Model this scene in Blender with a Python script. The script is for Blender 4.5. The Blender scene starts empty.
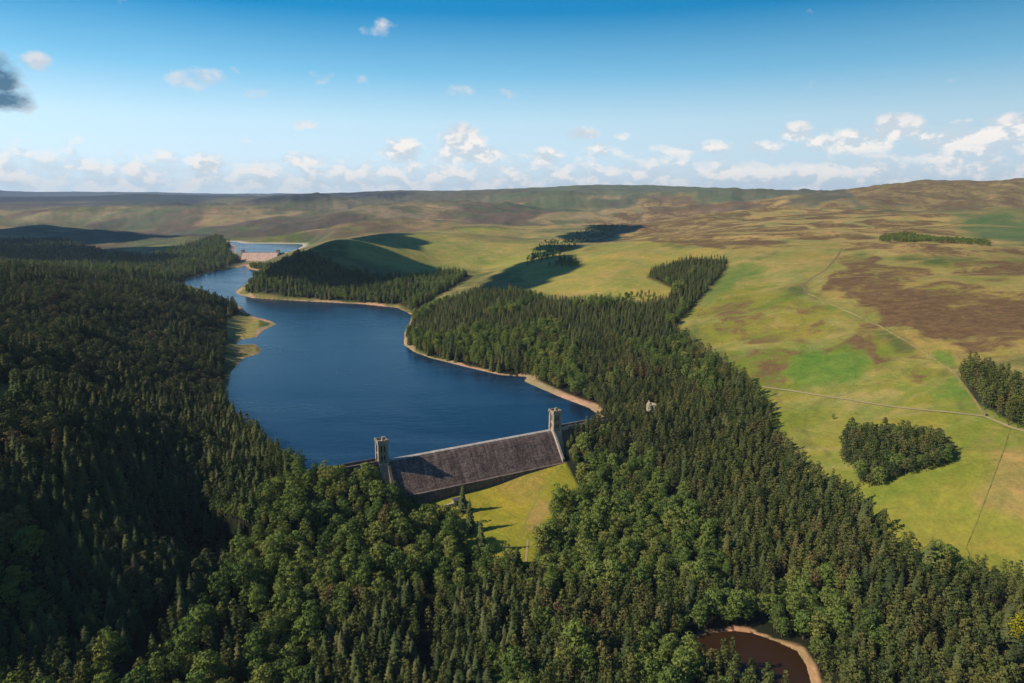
import bpy, math, random
import numpy as np
R = math.radians
rng = np.random.default_rng(11)
random.seed(5)
C = bpy.context.scene
COL = C.collection

# ------------------------------------------------------------------ camera model
H = 182.0; F = 683.0; PITCH = R(11.71)
cp, sp = math.cos(PITCH), math.sin(PITCH)
def project(x, y, z):
    x = np.asarray(x, float); y = np.asarray(y, float); z = np.asarray(z, float) - H
    d = y*cp - z*sp
    d = np.where(d > 1, d, 1)
    u = y*sp + z*cp
    return 512 + F*x/d, 341.5 - F*u/d, d
def ray(px, py):
    a = (px-512)/F; b = (341.5-py)/F
    return a, cp + b*sp, -sp + b*cp
def at_z(px, py, z):
    a, b, c = ray(px, py); t = (z-H)/c
    return a*t, b*t, z
def at_y(px, py, Y):
    a, b, c = ray(px, py); t = Y/b
    return a*t, Y, H + c*t

# sun: low in the south-west, behind the left shoulder of the view
SUN_EL, SUN_A = R(36), R(16)
SUN = np.array([-math.cos(SUN_A)*math.cos(SUN_EL), -math.sin(SUN_A)*math.cos(SUN_EL), math.sin(SUN_EL)])

# ------------------------------------------------------------------ dam frame
TL = np.array([-91.0, 451.0]); TR = np.array([34.0, 519.0])
ED = (TR-TL)/np.linalg.norm(TR-TL); ND = np.array([ED[1], -ED[0]])
LEN = float(np.linalg.norm(TR-TL))
U0, U1 = -56.0, 196.0
def dam(u, t, z=0):
    p = TL + ED*u + ND*t
    return (p[0], p[1], z)
def dam_uv(x, y):
    dx = x-TL[0]; dy = y-TL[1]
    return dx*ED[0]+dy*ED[1], dx*ND[0]+dy*ND[1]

# ------------------------------------------------------------------ lake outlines (pixel on the water plane -> world)
lake_px = [(229,403),(228,388),(231,372),(244,358),(258,354),(262,350),(255,344),(236,345),(240,340),(257,337),(262,331),(277,324),
 (268,320),(255,317),(246,312),(240,306),(215,300),(185,293),(176,288),(190,278),(215,271),(238,268),(245,265.5),(249,269),(258,271),(264,271.5),
 (260,274),(251,280),(240,288),(235,292),(240,295),(252,298),(300,301),(360,304),(398,308),(412,315),(409,324),(404,333),(404,345),
 (414,352),(430,358),(470,368),(500,375),(527,377),(524,381),(530,384),(560,397),(589,408)]
LAKE = [at_z(x, y, 0)[:2] for x, y in lake_px]
LAKE += [dam(U1, -2)[:2], dam(U1-2, 3)[:2], dam(U0+12, 3)[:2]]
LAKE += [at_z(x, y, 0)[:2] for x, y in [(284,460),(267,442),(244,424)]]
LAKE = np.array(LAKE)
UPZ = 25.0
UPPER = np.array([at_z(x, y, UPZ)[:2] for x, y in [(237,252.4),(243,252.78),(278,252.78),(288,252.3),(299,248),(303,246),(302,244.2),(270,243.6),(245,243.4),(236,241.8),(226,241.5),(232,244),(238,247),(236,250)]])
PONDZ = -33.0
POND = np.array([at_z(x, y, PONDZ)[:2] for x, y in [(690,640),(712,633),(733,631),(752,633),(775,641),(797,651),(806,665),(813,690),(806,712),(780,700),(757,678),(725,668),(695,664),(676,656),(678,646)]])

def sdf(x, y, P):
    """signed distance to a polygon, negative inside"""
    P = np.asarray(P, float)
    d2 = np.full(x.shape, 1e30); ins = np.zeros(x.shape, bool)
    n = len(P)
    for i in range(n):
        ax, ay = P[i]; bx, by = P[(i+1) % n]
        ex, ey = bx-ax, by-ay
        wx, wy = x-ax, y-ay
        t = np.clip((wx*ex+wy*ey)/(ex*ex+ey*ey+1e-12), 0, 1)
        d2 = np.minimum(d2, (wx-ex*t)**2+(wy-ey*t)**2)
        c = ((ay <= y) & (by > y)) | ((by <= y) & (ay > y))
        with np.errstate(divide='ignore', invalid='ignore'):
            xi = ax + (y-ay)*ex/np.where(ey == 0, 1e-12, ey)
        ins ^= c & (x < xi)
    d = np.sqrt(d2)
    return np.where(ins, -d, d)
def sm(a, b, v):
    t = np.clip((v-a)/(b-a), 0, 1); return t*t*(3-2*t)

# value noise in world space
_tab = np.random.default_rng(3).random((256, 256))
def vnoise(x, y):
    xi = np.floor(x).astype(int); yi = np.floor(y).astype(int)
    fx = x-xi; fy = y-yi; fx = fx*fx*(3-2*fx); fy = fy*fy*(3-2*fy)
    g = lambda a, b: _tab[a % 256, b % 256]
    return (g(xi, yi)*(1-fx)+g(xi+1, yi)*fx)*(1-fy)+(g(xi, yi+1)*(1-fx)+g(xi+1, yi+1)*fx)*fy
def fbm(x, y, s, o=4, seed=0):
    v = 0; a = .5; t = 0
    for k in range(o):
        v = v + a*vnoise(x/s+seed*17.3+k*5.1, y/s+seed*9.7+k*3.3); t += a; a *= .5; s *= .5
    return v/t

# ------------------------------------------------------------------ terrain control points
Z = []
def cz(px, py, z): Z.append(at_z(px, py, z))
def cy(px, py, Y): Z.append(at_y(px, py, Y))
def cw(az, r, z): Z.append((r*math.sin(R(az)), r*math.cos(R(az)), z))
# right-hand moor
for v in [(1000,683,-24),(1000,600,-6),(1000,550,4),(1000,500,20),(1000,450,34),(1000,400,47),(1000,350,62),(1000,300,82),(1000,270,98),(1000,250,110),
          (900,683,-29),(900,600,-15),(900,550,-4),(900,500,9),(900,450,21),(900,400,34),(900,350,52),(900,300,75),(900,270,93),(900,250,106),
          (800,600,-29),(800,550,-19),(800,500,-7),(800,450,6),(800,400,20),(800,350,40),(800,300,66),(800,270,86),(800,250,101),
          (700,640,-32),(700,600,-29),(700,550,-24),(700,500,-15),(700,450,-3),(700,400,9),(690,350,25),(690,310,44),(690,270,70),(690,252,88),
          (600,640,-31),(600,600,-30),(600,550,-28),(600,500,-24),(600,470,-17),(604,440,-4),(598,414,2),(600,380,10),(600,350,20),(600,310,38),(600,285,53),(600,262,70),
          (520,683,-32),(520,640,-31),(520,600,-30),(520,560,-28),(500,520,-26),(540,500,-23),(560,480,-20),(450,510,-26),
          (500,350,9),(500,320,20),(500,300,30)]: cz(*v)
for v in [(1000,235,1250),(1000,222,1700),(1000,208,2400),(1000,195,3200),(985,184,4000),(900,188,4000),(940,188,3900),(1024,184,3900),(850,192,4000),(1100,184,3900),
          (900,235,1350),(900,215,2000),(900,203,2800),(800,232,1500),(800,216,2200),(800,205,3200),(800,196,5000),
          (690,237,1700),(700,222,2400),(700,210,3400),(650,200,5000),(600,246,1560),(600,233,2300),(600,222,3000),(600,207,4500)]: cy(*v)
# the spurs above the far shore, the side valley
for v in [(460,290,1240),(515,272,1340),(560,254,1500),(430,287,1360),(440,270,1560),(480,262,1700),(520,256,1760),(560,243,2050),(430,255,1720),(420,242,1860),(480,242,1950),(400,234,1920),
          (350,290,1300),(350,272,1400),(300,252,1500),(330,240,1620),(262,277,1350),(300,275,1370),(420,270,1450),(400,283,1330)]: cy(*v)
for v in [(380,224,2800),(480,226,2800),(500,215,3500),(400,212,4000),(320,228,3000),(300,234,2800),(250,236,2800),(250,225,3500),(310,215,4200),(300,205,6000),(450,204,5500),(550,208,4500)]: cy(*v)
# left hill
for v in [(-60,683,12),(0,683,6),(0,620,14),(60,620,4),(60,560,14),(90,600,4),(140,560,6),(0,540,30),(0,470,46),(0,400,60),(0,350,70),(0,310,79),(-60,350,84),
          (100,500,22),(100,440,36),(100,380,44),(100,330,54),(100,300,60),(180,500,2),(180,450,16),(180,400,19),(180,350,26),(180,320,28),(150,300,42),
          (215,420,5),(205,330,14),(222,320,6),(225,470,4),(0,280,84),(50,281,76),(100,288,62),
          (150,630,-37),(190,580,-31),(226,545,-18),(112,683,-40),(270,500,-3),(290,480,-3),
          (235,620,-16),(260,570,-12),(300,520,-6),(300,600,-13),(300,683,-22),(350,540,-12),(360,600,-17),(400,560,-19),(400,640,-25),(440,600,-26),(380,520,-9),(340,495,1),(385,500,-7),(360,510,-4),(460,683,-31)]: cz(*v)
Z += [(-440,1180,25),(-800,1150,55),(-330,1180,4),(-700,1500,12),(-1100,1500,30),(-560,1650,4)]
for v in [(0,262,1900),(0,246,2300),(0,238,2600),(100,264,1900),(100,248,2350),(200,262,1990),(200,246,2400),(150,234,2900),(50,226,3400),(50,213,4800),(150,215,4500),(200,225,3400),(200,205,6500),(50,204,7000)]: cy(*v)
# far skyline
for px, py in [(-100,199),(0,198),(60,197),(110,196),(145,194),(190,196.5),(235,197.5),(290,195),(345,192.5),(390,191),(470,191.5),(540,189)]: cy(px, py, 9000)
for px, py in [(565,187),(585,186),(650,185.5),(720,188),(770,190),(820,192)]: cy(px, py, 8000)
for a in range(-38, 39, 8): cw(a, 13000, 150); cw(a, 20000, 60)
# round the sides and below the camera
for v in [(-50,200,30),(-50,500,85),(-50,1200,110),(-50,3000,140),(-50,9000,180),(-75,150,40),(-75,500,100),(-75,2000,150),(-75,9000,180),(-100,100,30),(-100,800,110),(-100,9000,180),
          (50,200,-20),(50,350,15),(50,700,75),(50,1500,125),(50,4000,260),(50,12000,200),(75,150,-25),(75,500,50),(75,2000,150),(75,9000,200),(100,100,-25),(100,800,80),(100,9000,200),
          (0,150,-33),(0,60,-33),(-25,150,-15),(-25,60,-25),(25,150,-33),(25,60,-33),(-50,60,-10),(60,60,-30),(-100,40,-10),(100,40,-30)]: cw(*v)
# valley floor in the dam's own frame
for u, t, z in [(0,40,-25),(30,45,-27),(70,45,-26),(110,42,-22),(140,36,-18),(165,28,-9),(190,20,2),(205,0,6),(-30,40,-10),(-60,34,-1),(-85,0,8),(-58,4,5),(-75,30,4),(-30,18,-6),(-8,24,-14)]: Z.append(dam(u, t, z))
Z = np.array(Z)
def paz(x, y): return np.arctan2(x, y), np.log(np.hypot(x, y))
ca, cl = paz(Z[:, 0], Z[:, 1])
keep = []
for i in range(len(Z)):
    if all((ca[i]-ca[j])**2+(cl[i]-cl[j])**2 > .0006 for j in keep): keep.append(i)
Z = Z[keep]; ca = ca[keep]; cl = cl[keep]
# work with height as an angle below/above the eye so the far hills do not swamp the near ones
cv = (Z[:, 2]-H)/np.exp(cl)
def kern(d2): return np.sqrt(d2+.0012)          # multiquadric
n = len(Z)
K = -kern((ca[:, None]-ca)**2+(cl[:, None]-cl)**2)
A = np.zeros((n+3, n+3)); A[:n, :n] = K + np.eye(n)*.0009
A[:n, n] = 1; A[:n, n+1] = ca; A[:n, n+2] = cl; A[n:, :n] = A[:n, n:].T
W = np.linalg.solve(A, np.concatenate([cv, [0, 0, 0]]))
def tps(a, l):
    out = np.empty(a.size); af = a.ravel(); lf = l.ravel()
    for s in range(0, a.size, 60000):
        d = (af[s:s+60000, None]-ca)**2+(lf[s:s+60000, None]-cl)**2
        out[s:s+60000] = -kern(d) @ W[:n] + W[n] + W[n+1]*af[s:s+60000] + W[n+2]*lf[s:s+60000]
    return out.reshape(a.shape)

AZ = np.concatenate([np.linspace(-102, -41, 62)[:-1], np.linspace(-41, 41, 900), np.linspace(41, 102, 62)[1:]])*math.pi/180
LR = np.concatenate([np.linspace(math.log(35), math.log(190), 26)[:-1], np.linspace(math.log(190), math.log(4200), 600), np.linspace(math.log(4200), math.log(21000), 120)[1:]])
NA, NR = len(AZ), len(LR)
aa, ll = np.meshgrid(AZ, LR)                      # rows: range, columns: azimuth
rr = np.exp(ll); X = rr*np.sin(aa); Y = rr*np.cos(aa)
step = 3
ai = np.unique(np.append(np.arange(0, NA, step), NA-1)); ri = np.unique(np.append(np.arange(0, NR, step), NR-1))
coarse = tps(aa[np.ix_(ri, ai)], ll[np.ix_(ri, ai)])
tmp = np.array([np.interp(AZ, AZ[ai], row) for row in coarse])
ANG = np.array([np.interp(LR, LR[ri], tmp[:, j]) for j in range(NA)]).T
HZ = H + ANG*rr
PX0 = project(X, Y, HZ)[0]
SL = sdf(X, Y, LAKE); SU = sdf(X, Y, UPPER); SPD = sdf(X, Y, POND)
uu, tt = dam_uv(X, Y)
near_dam = (1-sm(60, 130, tt))*sm(-60, -20, tt)*sm(U0-60, U0-10, uu)*(1-sm(U1+10, U1+60, uu))
amp = sm(200, 1500, rr)*5 + sm(1400, 3500, rr)*30 + sm(3000, 6000, rr)*70*(1-sm(6500, 8500, rr))
fade = sm(5, 90, SL)*sm(5, 60, SPD)*sm(5, 150, SU)*(1-near_dam)
ridged = (1-np.abs(2*fbm(X, Y, 620, 4, 2)-1)*1.6)*(1-sm(2500, 6000, rr))+(1-np.abs(2*fbm(X, Y, 1700, 5, 4)-1)*1.6)*sm(2500, 6000, rr)
HZ = HZ + fade*((fbm(X, Y, 130, 4, 1)-.5)*(2.2+amp*.45) + (ridged-.55)*amp*.7*sm(900, 2600, rr))
HZ = HZ + fade*(fbm(X, Y, 330, 3, 6)-.5)*sm(450, 1300, rr)*26*(1-sm(5000, 8000, rr))
HZ = HZ + fade*(1-np.abs(2*fbm(X, Y, 210, 3, 12)-1)*2)*sm(700, 1700, rr)*5*(1-sm(5000, 8000, rr))*sm(300, 500, PX0)
ph = (Y+900*fbm(X, Y, 1500, 3, 22)+.25*X)/1500
HZ = HZ - fade*sm(2500, 3200, rr)*(1-sm(7000, 8300, rr))*75*np.sin(math.pi*ph)**2
def pl_dist(P):
    d2 = np.full(X.shape, 1e30)
    for (ax, ay), (bx, by) in zip(P[:-1], P[1:]):
        ex, ey = bx-ax, by-ay; t_ = np.clip(((X-ax)*ex+(Y-ay)*ey)/(ex*ex+ey*ey), 0, 1)
        d2 = np.minimum(d2, (X-ax-ex*t_)**2+(Y-ay-ey*t_)**2)
    return np.sqrt(d2)
for pts, A_, w_ in (([(-60,211,4600),(80,212,4500),(165,214,4300),(222,222,3900)], 34, 330), ([(-60,231,2900),(60,232,2900),(125,234,2800),(172,239,2650)], 20, 170),
                    ([(252,220,5000),(300,210,5800),(345,200,6800)], 55, 520), ([(292,226,3500),(350,217,3800),(420,211,4200),(500,209,4500)], 36, 300),
                    ([(335,234,2450),(400,228,2600),(470,223,2800),(560,216,3200)], 22, 170), ([(840,203,3300),(880,197,3500),(940,195,3500),(985,192,3400),(1070,194,3400)], 42, 400),
                    ([(640,229,2250),(700,226,2250),(770,219,2600)], 14, 150), ([(560,200,5600),(640,202,5400),(720,204,5200)], 40, 450), ([(880,226,1750),(960,222,1800),(1060,220,1800)], 9, 110)):
    P_ = [at_y(*p_)[:2] for p_ in pts]; HZ = HZ + (1.35*A_ if P_[0][1] > 3000 and P_[-1][0] < 600 else A_)*np.exp(-(pl_dist(P_)/w_)**2)*fade
HZ = HZ + fade*sm(-110, -240, X)*(1-sm(1100, 1400, rr))*(fbm(X, Y, 100, 2, 40)-.5)*30
# shores
w = sm(0, 70, SL); w = np.where((tt > -3) & (uu > U0-6) & (uu < U1+6), 1, w)
HZ = np.where(SL > 0, np.where(w < 1, w*np.maximum(HZ, .8)+(1-w)*np.minimum(SL*.11+.05, np.maximum(HZ, 1.5)), HZ), -np.minimum(-SL*.25+.3, 9))
low = (SL > 0) & (HZ < 1.0) & (tt < -3)
HZ = np.where(low, 1.0+0*HZ, HZ)
low = (SL > 0) & (SL < 12) & (tt < -3); HZ = np.where(low, np.minimum(HZ, .06+SL*.12), HZ)
HZ = np.where(SU > 0, np.where(SU < 120, HZ*sm(0, 120, SU)+(1-sm(0, 120, SU))*(UPZ+SU*.1), HZ), UPZ-np.minimum(-SU*.3+.3, 6))
HZ = np.where(SPD > 0, np.where(SPD < 30, HZ*sm(0, 30, SPD)+(1-sm(0, 30, SPD))*(PONDZ+.1+SPD*.12), HZ), PONDZ-np.minimum(-SPD*.3+.2, 3))
# the step under the dam body
body = (tt > -4) & (tt < 21) & (uu > 6) & (uu < LEN+20)
HZ = np.where((tt >= 2) & (tt < 26) & (uu > -4) & (uu < LEN+4), np.minimum(HZ, -17.5-4*np.clip((LEN-uu)/60, 0, 1.6)), HZ)
_fa = np.array(at_z(243, 252.8, UPZ)[:2]); _fb = np.array(at_z(278, 252.8, UPZ)[:2]); _fl = float(np.linalg.norm(_fb-_fa)); _fe = (_fb-_fa)/_fl
_u = (X-_fa[0])*_fe[0]+(Y-_fa[1])*_fe[1]; _t = (X-_fa[0])*_fe[1]-(Y-_fa[1])*_fe[0]
HZ = np.where((_t > -8) & (_u > -6) & (_u < _fl+6) & (_t < 1), np.minimum(HZ, 8), HZ)
HZ = np.where((_t >= 1) & (_t < 330) & (SL > 0), np.minimum(HZ, 1.0+np.clip(np.maximum(-_u, _u-_fl)+6, 0, 400)*.45+np.clip(SL, 0, 30)*.03), HZ)
def hz(x, y):
    x = np.asarray(x, float); y = np.asarray(y, float)
    a, l = paz(x, y)
    ia = np.clip(np.interp(a, AZ, np.arange(NA)), 0, NA-1.001); ir = np.clip(np.interp(l, LR, np.arange(NR)), 0, NR-1.001)
    i = ia.astype(int); j = ir.astype(int); fa = ia-i; fr = ir-j
    return (HZ[j, i]*(1-fa)+HZ[j, i+1]*fa)*(1-fr)+(HZ[j+1, i]*(1-fa)+HZ[j+1, i+1]*fa)*fr
LFINE = np.linspace(math.log(190), math.log(20000), 2600); RF = np.exp(LFINE)
def ground(px, py):
    """first point of the terrain met by the ray through a pixel"""
    a, b, c = ray(px, py); hyp = math.hypot(a, b)
    x = RF*a/hyp; y = RF*b/hyp; z = H + RF*c/hyp
    g = hz(x, y)
    k = np.nonzero(z <= g)[0]
    k = k[0] if len(k) else len(RF)-1
    return float(x[k]), float(y[k]), float(g[k])
PX, PY, DEP = project(X, Y, HZ)

# ------------------------------------------------------------------ node helpers
def new_mat(name):
    m = bpy.data.materials.new(name); m.use_nodes = True
    nt = m.node_tree; nt.nodes.clear()
    return m, nt
def N(nt, t, **kw):
    nd = nt.nodes.new(t)
    for k, v in kw.items():
        if k.startswith('i_'): nd.inputs[int(k[2:]) if k[2:].isdigit() else k[2:].replace('_', ' ')].default_value = v
        else: setattr(nd, k, v)
    return nd
def link(nt, a, b): nt.links.new(a, b)
def math_n(nt, op, a, b=None, c=None, clamp=False):
    nd = nt.nodes.new('ShaderNodeMath'); nd.operation = op; nd.use_clamp = clamp
    for i, v in enumerate((a, b, c)):
        if v is None: continue
        if isinstance(v, (int, float)): nd.inputs[i].default_value = v
        else: nt.links.new(v, nd.inputs[i])
    return nd.outputs[0]
def mixc(nt, fac, a, b, blend='MIX'):
    nd = nt.nodes.new('ShaderNodeMix'); nd.data_type = 'RGBA'; nd.blend_type = blend
    for i, v in ((0, fac), (6, a), (7, b)):
        if isinstance(v, (int, float)): nd.inputs[i].default_value = v
        elif isinstance(v, tuple): nd.inputs[i].default_value = v if len(v) == 4 else v+(1,)
        else: nt.links.new(v, nd.inputs[i])
    return nd.outputs[2]
def ramp(nt, fac, stops, interp='LINEAR'):
    nd = nt.nodes.new('ShaderNodeValToRGB'); nd.color_ramp.interpolation = interp
    e = nd.color_ramp.elements
    while len(e) < len(stops): e.new(.5)
    for k, (p, c) in enumerate(stops):
        e[k].position = p; e[k].color = (c, c, c, 1) if isinstance(c, (int, float)) else (*c, 1)
    nt.links.new(fac, nd.inputs[0])
    return nd.outputs[0]
def noise(nt, vec, scale, detail=4, rough=.5, dist=0):
    nd = nt.nodes.new('ShaderNodeTexNoise'); nd.inputs['Scale'].default_value = scale; nd.inputs['Detail'].default_value = detail
    nd.inputs['Roughness'].default_value = rough; nd.inputs['Distortion'].default_value = dist
    nt.links.new(vec, nd.inputs['Vector']); return nd
def principled(nt, col, rough=.9, spec=.1, normal=None):
    p = nt.nodes.new('ShaderNodeBsdfPrincipled'); o = nt.nodes.new('ShaderNodeOutputMaterial')
    if isinstance(col, tuple): p.inputs['Base Color'].default_value = (*col, 1)
    else: nt.links.new(col, p.inputs['Base Color'])
    p.inputs['Roughness'].default_value = rough; p.inputs['Specular IOR Level'].default_value = spec
    if normal is not None: nt.links.new(normal, p.inputs['Normal'])
    nt.links.new(p.outputs[0], o.inputs[0]); return p
def bump(nt, h, strength, dist):
    b = nt.nodes.new('ShaderNodeBump'); b.inputs['Strength'].default_value = strength; b.inputs['Distance'].default_value = dist
    nt.links.new(h, b.inputs['Height']); return b.outputs[0]
def geo_pos(nt): return nt.nodes.new('ShaderNodeNewGeometry').outputs['Position']

def link_mesh(name, verts, faces, mat, parent=None, smooth=False):
    me = bpy.data.meshes.new(name); me.from_pydata([tuple(map(float, v)) for v in verts], [], faces); me.update()
    if mat is not None: me.materials.append(mat)
    if smooth: me.shade_smooth()
    o = bpy.data.objects.new(name, me); COL.objects.link(o)
    if parent is not None: o.parent = parent
    return o
def tag(o, label=None, cat=None, group=None, kind=None):
    for k, v in (('label', label), ('category', cat), ('group', group), ('kind', kind)):
        if v: o[k] = v
    return o
def empty(name, loc, rz=0):
    o = bpy.data.objects.new(name, None); o.empty_display_size = 1; COL.objects.link(o)
    o.location = loc; o.rotation_euler = (0, 0, rz); return o

# ------------------------------------------------------------------ ground colours (albedo zones)
def rgb(r, g, b): return np.array([r, g, b])
grass = rgb(.155, .165, .030); straw = rgb(.30, .22, .085); heath = rgb(.105, .070, .045); bright = rgb(.120, .175, .028)
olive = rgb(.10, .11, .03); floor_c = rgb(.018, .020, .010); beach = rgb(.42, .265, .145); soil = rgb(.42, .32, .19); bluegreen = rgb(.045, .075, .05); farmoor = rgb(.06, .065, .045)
colr = np.zeros(X.shape+(3,)); colr[:] = olive
hea = np.full(X.shape, .25)                        # how readily heather breaks through
def zone(poly, c, feather, hv=None, a=1.0, where=None):
    global colr, hea
    P = np.array(poly, float); m = 3*feather
    bb = (PX > P[:, 0].min()-m) & (PX < P[:, 0].max()+m) & (PY > P[:, 1].min()-m) & (PY < P[:, 1].max()+m)
    if where is not None: bb &= where
    x = PX[bb]; y = PY[bb]
    jit = (fbm(aa[bb]*24, ll[bb]*16, 1, 5, 8)-.5)*(feather*2+24)*sm(1.8, 6, feather*1.0)
    k = a*(1-sm(-feather, feather, sdf(x, y, P)+jit))
    if c is not None: colr[bb] = colr[bb]*(1-k[:, None])+c*k[:, None]
    if hv is not None: hea[bb] = hea[bb]*(1-k)+hv*k
# broad belts first
zone([(-300,180),(1400,180),(1400,214),(-300,214)], rgb(.10,.095,.055), 6, .45)
zone([(-300,180),(250,180),(420,190),(400,198),(240,205),(-300,206)], rgb(.035,.04,.04), 3.0, .3)  # far left hills: cloud shadow put into the ground colour
zone([(0,207),(230,209),(225,226),(0,224)], rgb(.20,.17,.085), 4, .35)
zone([(-100,222),(200,224),(190,236),(-100,238)], rgb(.12,.11,.055), 3, .4)
zone([(30,232),(180,238),(170,250),(100,248),(0,240)], rgb(.16,.17,.06), 4, .2)
zone([(200,203),(560,196),(520,225),(380,228),(200,236)], rgb(.13,.12,.06), 9, .45)
zone([(310,206),(430,203),(560,205),(640,212),(600,222),(420,222)], rgb(.22,.17,.10), 5, .5)
zone([(520,186),(800,190),(760,206),(600,216),(480,212)], rgb(.105,.12,.055), 6, .35)
zone([(640,203),(860,205),(1024,215),(1060,262),(880,262),(800,252),(700,243),(560,246),(590,222)], rgb(.34,.245,.078), 6, .66)
zone([(840,184),(1040,178),(1060,212),(870,214)], rgb(.22,.175,.06), 4, .66)
zone([(350,238),(560,222),(600,228),(560,250),(515,268),(470,272),(420,272),(350,255)], rgb(.25,.235,.05), 4, .25)
zone([(520,268),(560,252),(650,243),(720,246),(735,262),(690,300),(640,300),(560,298),(530,290)], rgb(.28,.235,.05), 4, .12)
zone([(730,250),(840,248),(820,285),(700,320),(668,322),(700,285)], rgb(.25,.21,.055), 6, .15)
zone([(668,320),(700,285),(800,290),(860,320),(950,372),(1060,440),(1060,610),(880,560),(760,420),(760,390)], rgb(.188,.186,.028), 8, .32)
zone([(800,255),(1060,258),(1060,345),(960,375),(860,320),(802,292)], rgb(.25,.20,.048), 5, .46)
# far moor: drifts of straw grass, heather and greener ground
fm_ = sm(1500, 2600, rr)*.75*(SU > 30); nA_ = fbm(X, Y, 800, 6, 31); nB_ = fbm(X, Y, 520, 6, 37); nC_ = fbm(aa*14, ll*26, 1, 5, 3)
for msk, c_ in ((sm(.50, .60, nA_), rgb(.30,.215,.10)), (sm(.54, .64, nB_), rgb(.085,.062,.05)), (sm(.56, .66, nC_), rgb(.085,.105,.05))):
    k = fm_*msk*sm(200, 207, PY+8*sm(450, 600, PX)); colr = colr*(1-k[..., None])+c_*k[..., None]
# heather blocks
zone([(840,268),(960,258),(1040,270),(1040,290),(990,288),(880,292),(838,285)], None, 7, .64)
zone([(812,285),(860,280),(925,285),(1040,305),(1040,335),(975,350),(940,345),(870,310)], None, 9, .86)
zone([(840,262),(1060,258),(1060,290),(850,284)], None, 8, .74)
zone([(700,300),(745,300),(760,315),(735,325),(705,318)], None, 5, .62)
zone([(700,318),(760,312),(775,335),(745,350),(712,340)], None, 8, .66)
zone([(770,330),(850,312),(895,335),(870,365),(790,358)], None, 9, .70)
zone([(690,305),(800,300),(850,320),(830,360),(780,380),(735,350)], None, 12, .60)
zone([(868,355),(905,352),(945,375),(925,388),(875,385)], None, 8, .74)
zone([(640,215),(760,206),(800,212),(720,222)], None, 5, .66)
zone([(860,186),(1040,184),(1040,206),(900,210)], None, 6, .62)
zone([(640,240),(760,236),(800,246),(720,250)], None, 3, .68)
zone([(930,290),(1060,285),(1060,350),(970,358)], None, 8, .78)
st = 1-np.abs(2*fbm(X, Y, 150, 4, 50)-1); st2 = 1-np.abs(2*fbm(X+.6*Y, Y*1.6, 90, 4, 54)-1)
ks = sm(.82, .96, st)*sm(420, 600, rr)*(1-sm(2200, 3500, rr)); hea *= 1-.5*ks*sm(700, 760, PX)
kk = .45*sm(.84, .97, st2)*sm(330, 480, rr)*(1-sm(1800, 2600, rr))+.35*ks
colr = colr*(1-kk[..., None])+rgb(.27,.225,.07)*kk[..., None]
kk = .35*sm(.93, .985, 1-np.abs(2*fbm(X, Y, 45, 3, 58)-1))*sm(280, 380, rr)*(1-sm(700, 1000, rr))
colr = colr*(1-kk[..., None])+rgb(.12,.10,.035)*kk[..., None]
# bright bracken and lush grass
zone([(795,362),(845,345),(870,360),(862,382),(825,388),(800,382)], bright, 9, .05)
zone([(700,290),(745,262),(765,266),(730,290),(705,300)], rgb(.13,.17,.035), 5, .05)
zone([(905,385),(955,375),(970,395),(935,402)], bright, 6, .05)
zone([(930,345),(950,350),(965,372),(950,372)], bright, 5, .1)
zone([(960,225),(1000,215),(1040,212),(1040,246),(980,242)], rgb(.10,.135,.045), 11, .1)
zone([(900,470),(960,420),(1050,440),(1050,580),(900,545)], rgb(.185,.186,.028), 10, .12)
zone([(985,440),(1040,440),(1040,520),(990,500)], rgb(.25,.19,.055), 12, .25)
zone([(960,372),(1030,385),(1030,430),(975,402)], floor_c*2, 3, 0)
# the lawn below the dam
LAWN = [(405,512),(470,484),(549,464),(556,458),(563,458),(573,476),(584,497),(562,508),(546,525),(538,562),(520,567),(500,565),(482,562),(468,552),(452,525)]
# woods: floor
BIG = [(-200,272),(0,272),(60,276),(105,280),(150,284),(183,292),(212,300),(236,307),(238,314),(228,320),(225,345),(222,402),(240,428),(266,446),(290,464),(345,467),(420,480),(548,468),(600,425),(592,408),(560,394),(530,381),(500,373),(430,356),(405,345),(406,330),(414,318),
 (445,301),(480,291),(520,292),(545,301),(600,303),(640,305),(668,300),(674,289),(648,277),(656,270),(690,260),(727,261),(722,274),(700,298),(674,328),(692,350),(748,386),(770,415),(772,438),(800,470),(850,502),(880,524),(895,555),(960,574),(1024,586),(1300,620),(1300,900),(-300,900)]
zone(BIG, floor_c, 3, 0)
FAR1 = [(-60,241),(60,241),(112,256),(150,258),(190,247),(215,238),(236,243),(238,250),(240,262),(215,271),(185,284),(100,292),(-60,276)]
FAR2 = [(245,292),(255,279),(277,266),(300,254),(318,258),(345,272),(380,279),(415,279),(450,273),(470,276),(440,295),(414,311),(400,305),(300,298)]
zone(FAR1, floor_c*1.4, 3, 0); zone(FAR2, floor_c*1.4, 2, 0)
zone(LAWN, rgb(.225,.215,.022), 2, 0)
zone([(482,480),(548,466),(540,492),(520,500)], rgb(.235,.19,.04), 5, 0, .7)
zone([(540,500),(560,500),(545,525),(530,530)], rgb(.27,.20,.06), 4, 0, .7)
zone([(226,317),(258,317),(260,337),(240,341),(228,338)], rgb(.26,.22,.06), 2, 0)
zone([(228,346),(256,346),(256,353),(236,354)], rgb(.27,.20,.07), 1.5, 0)
zone([(-20,382),(18,384),(30,390),(20,402),(8,412),(-20,430)], rgb(.15,.15,.04), 2, 0)
zone([(666,497),(680,496),(680,501),(668,502)], soil*.8, 1.5, 0)
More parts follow.
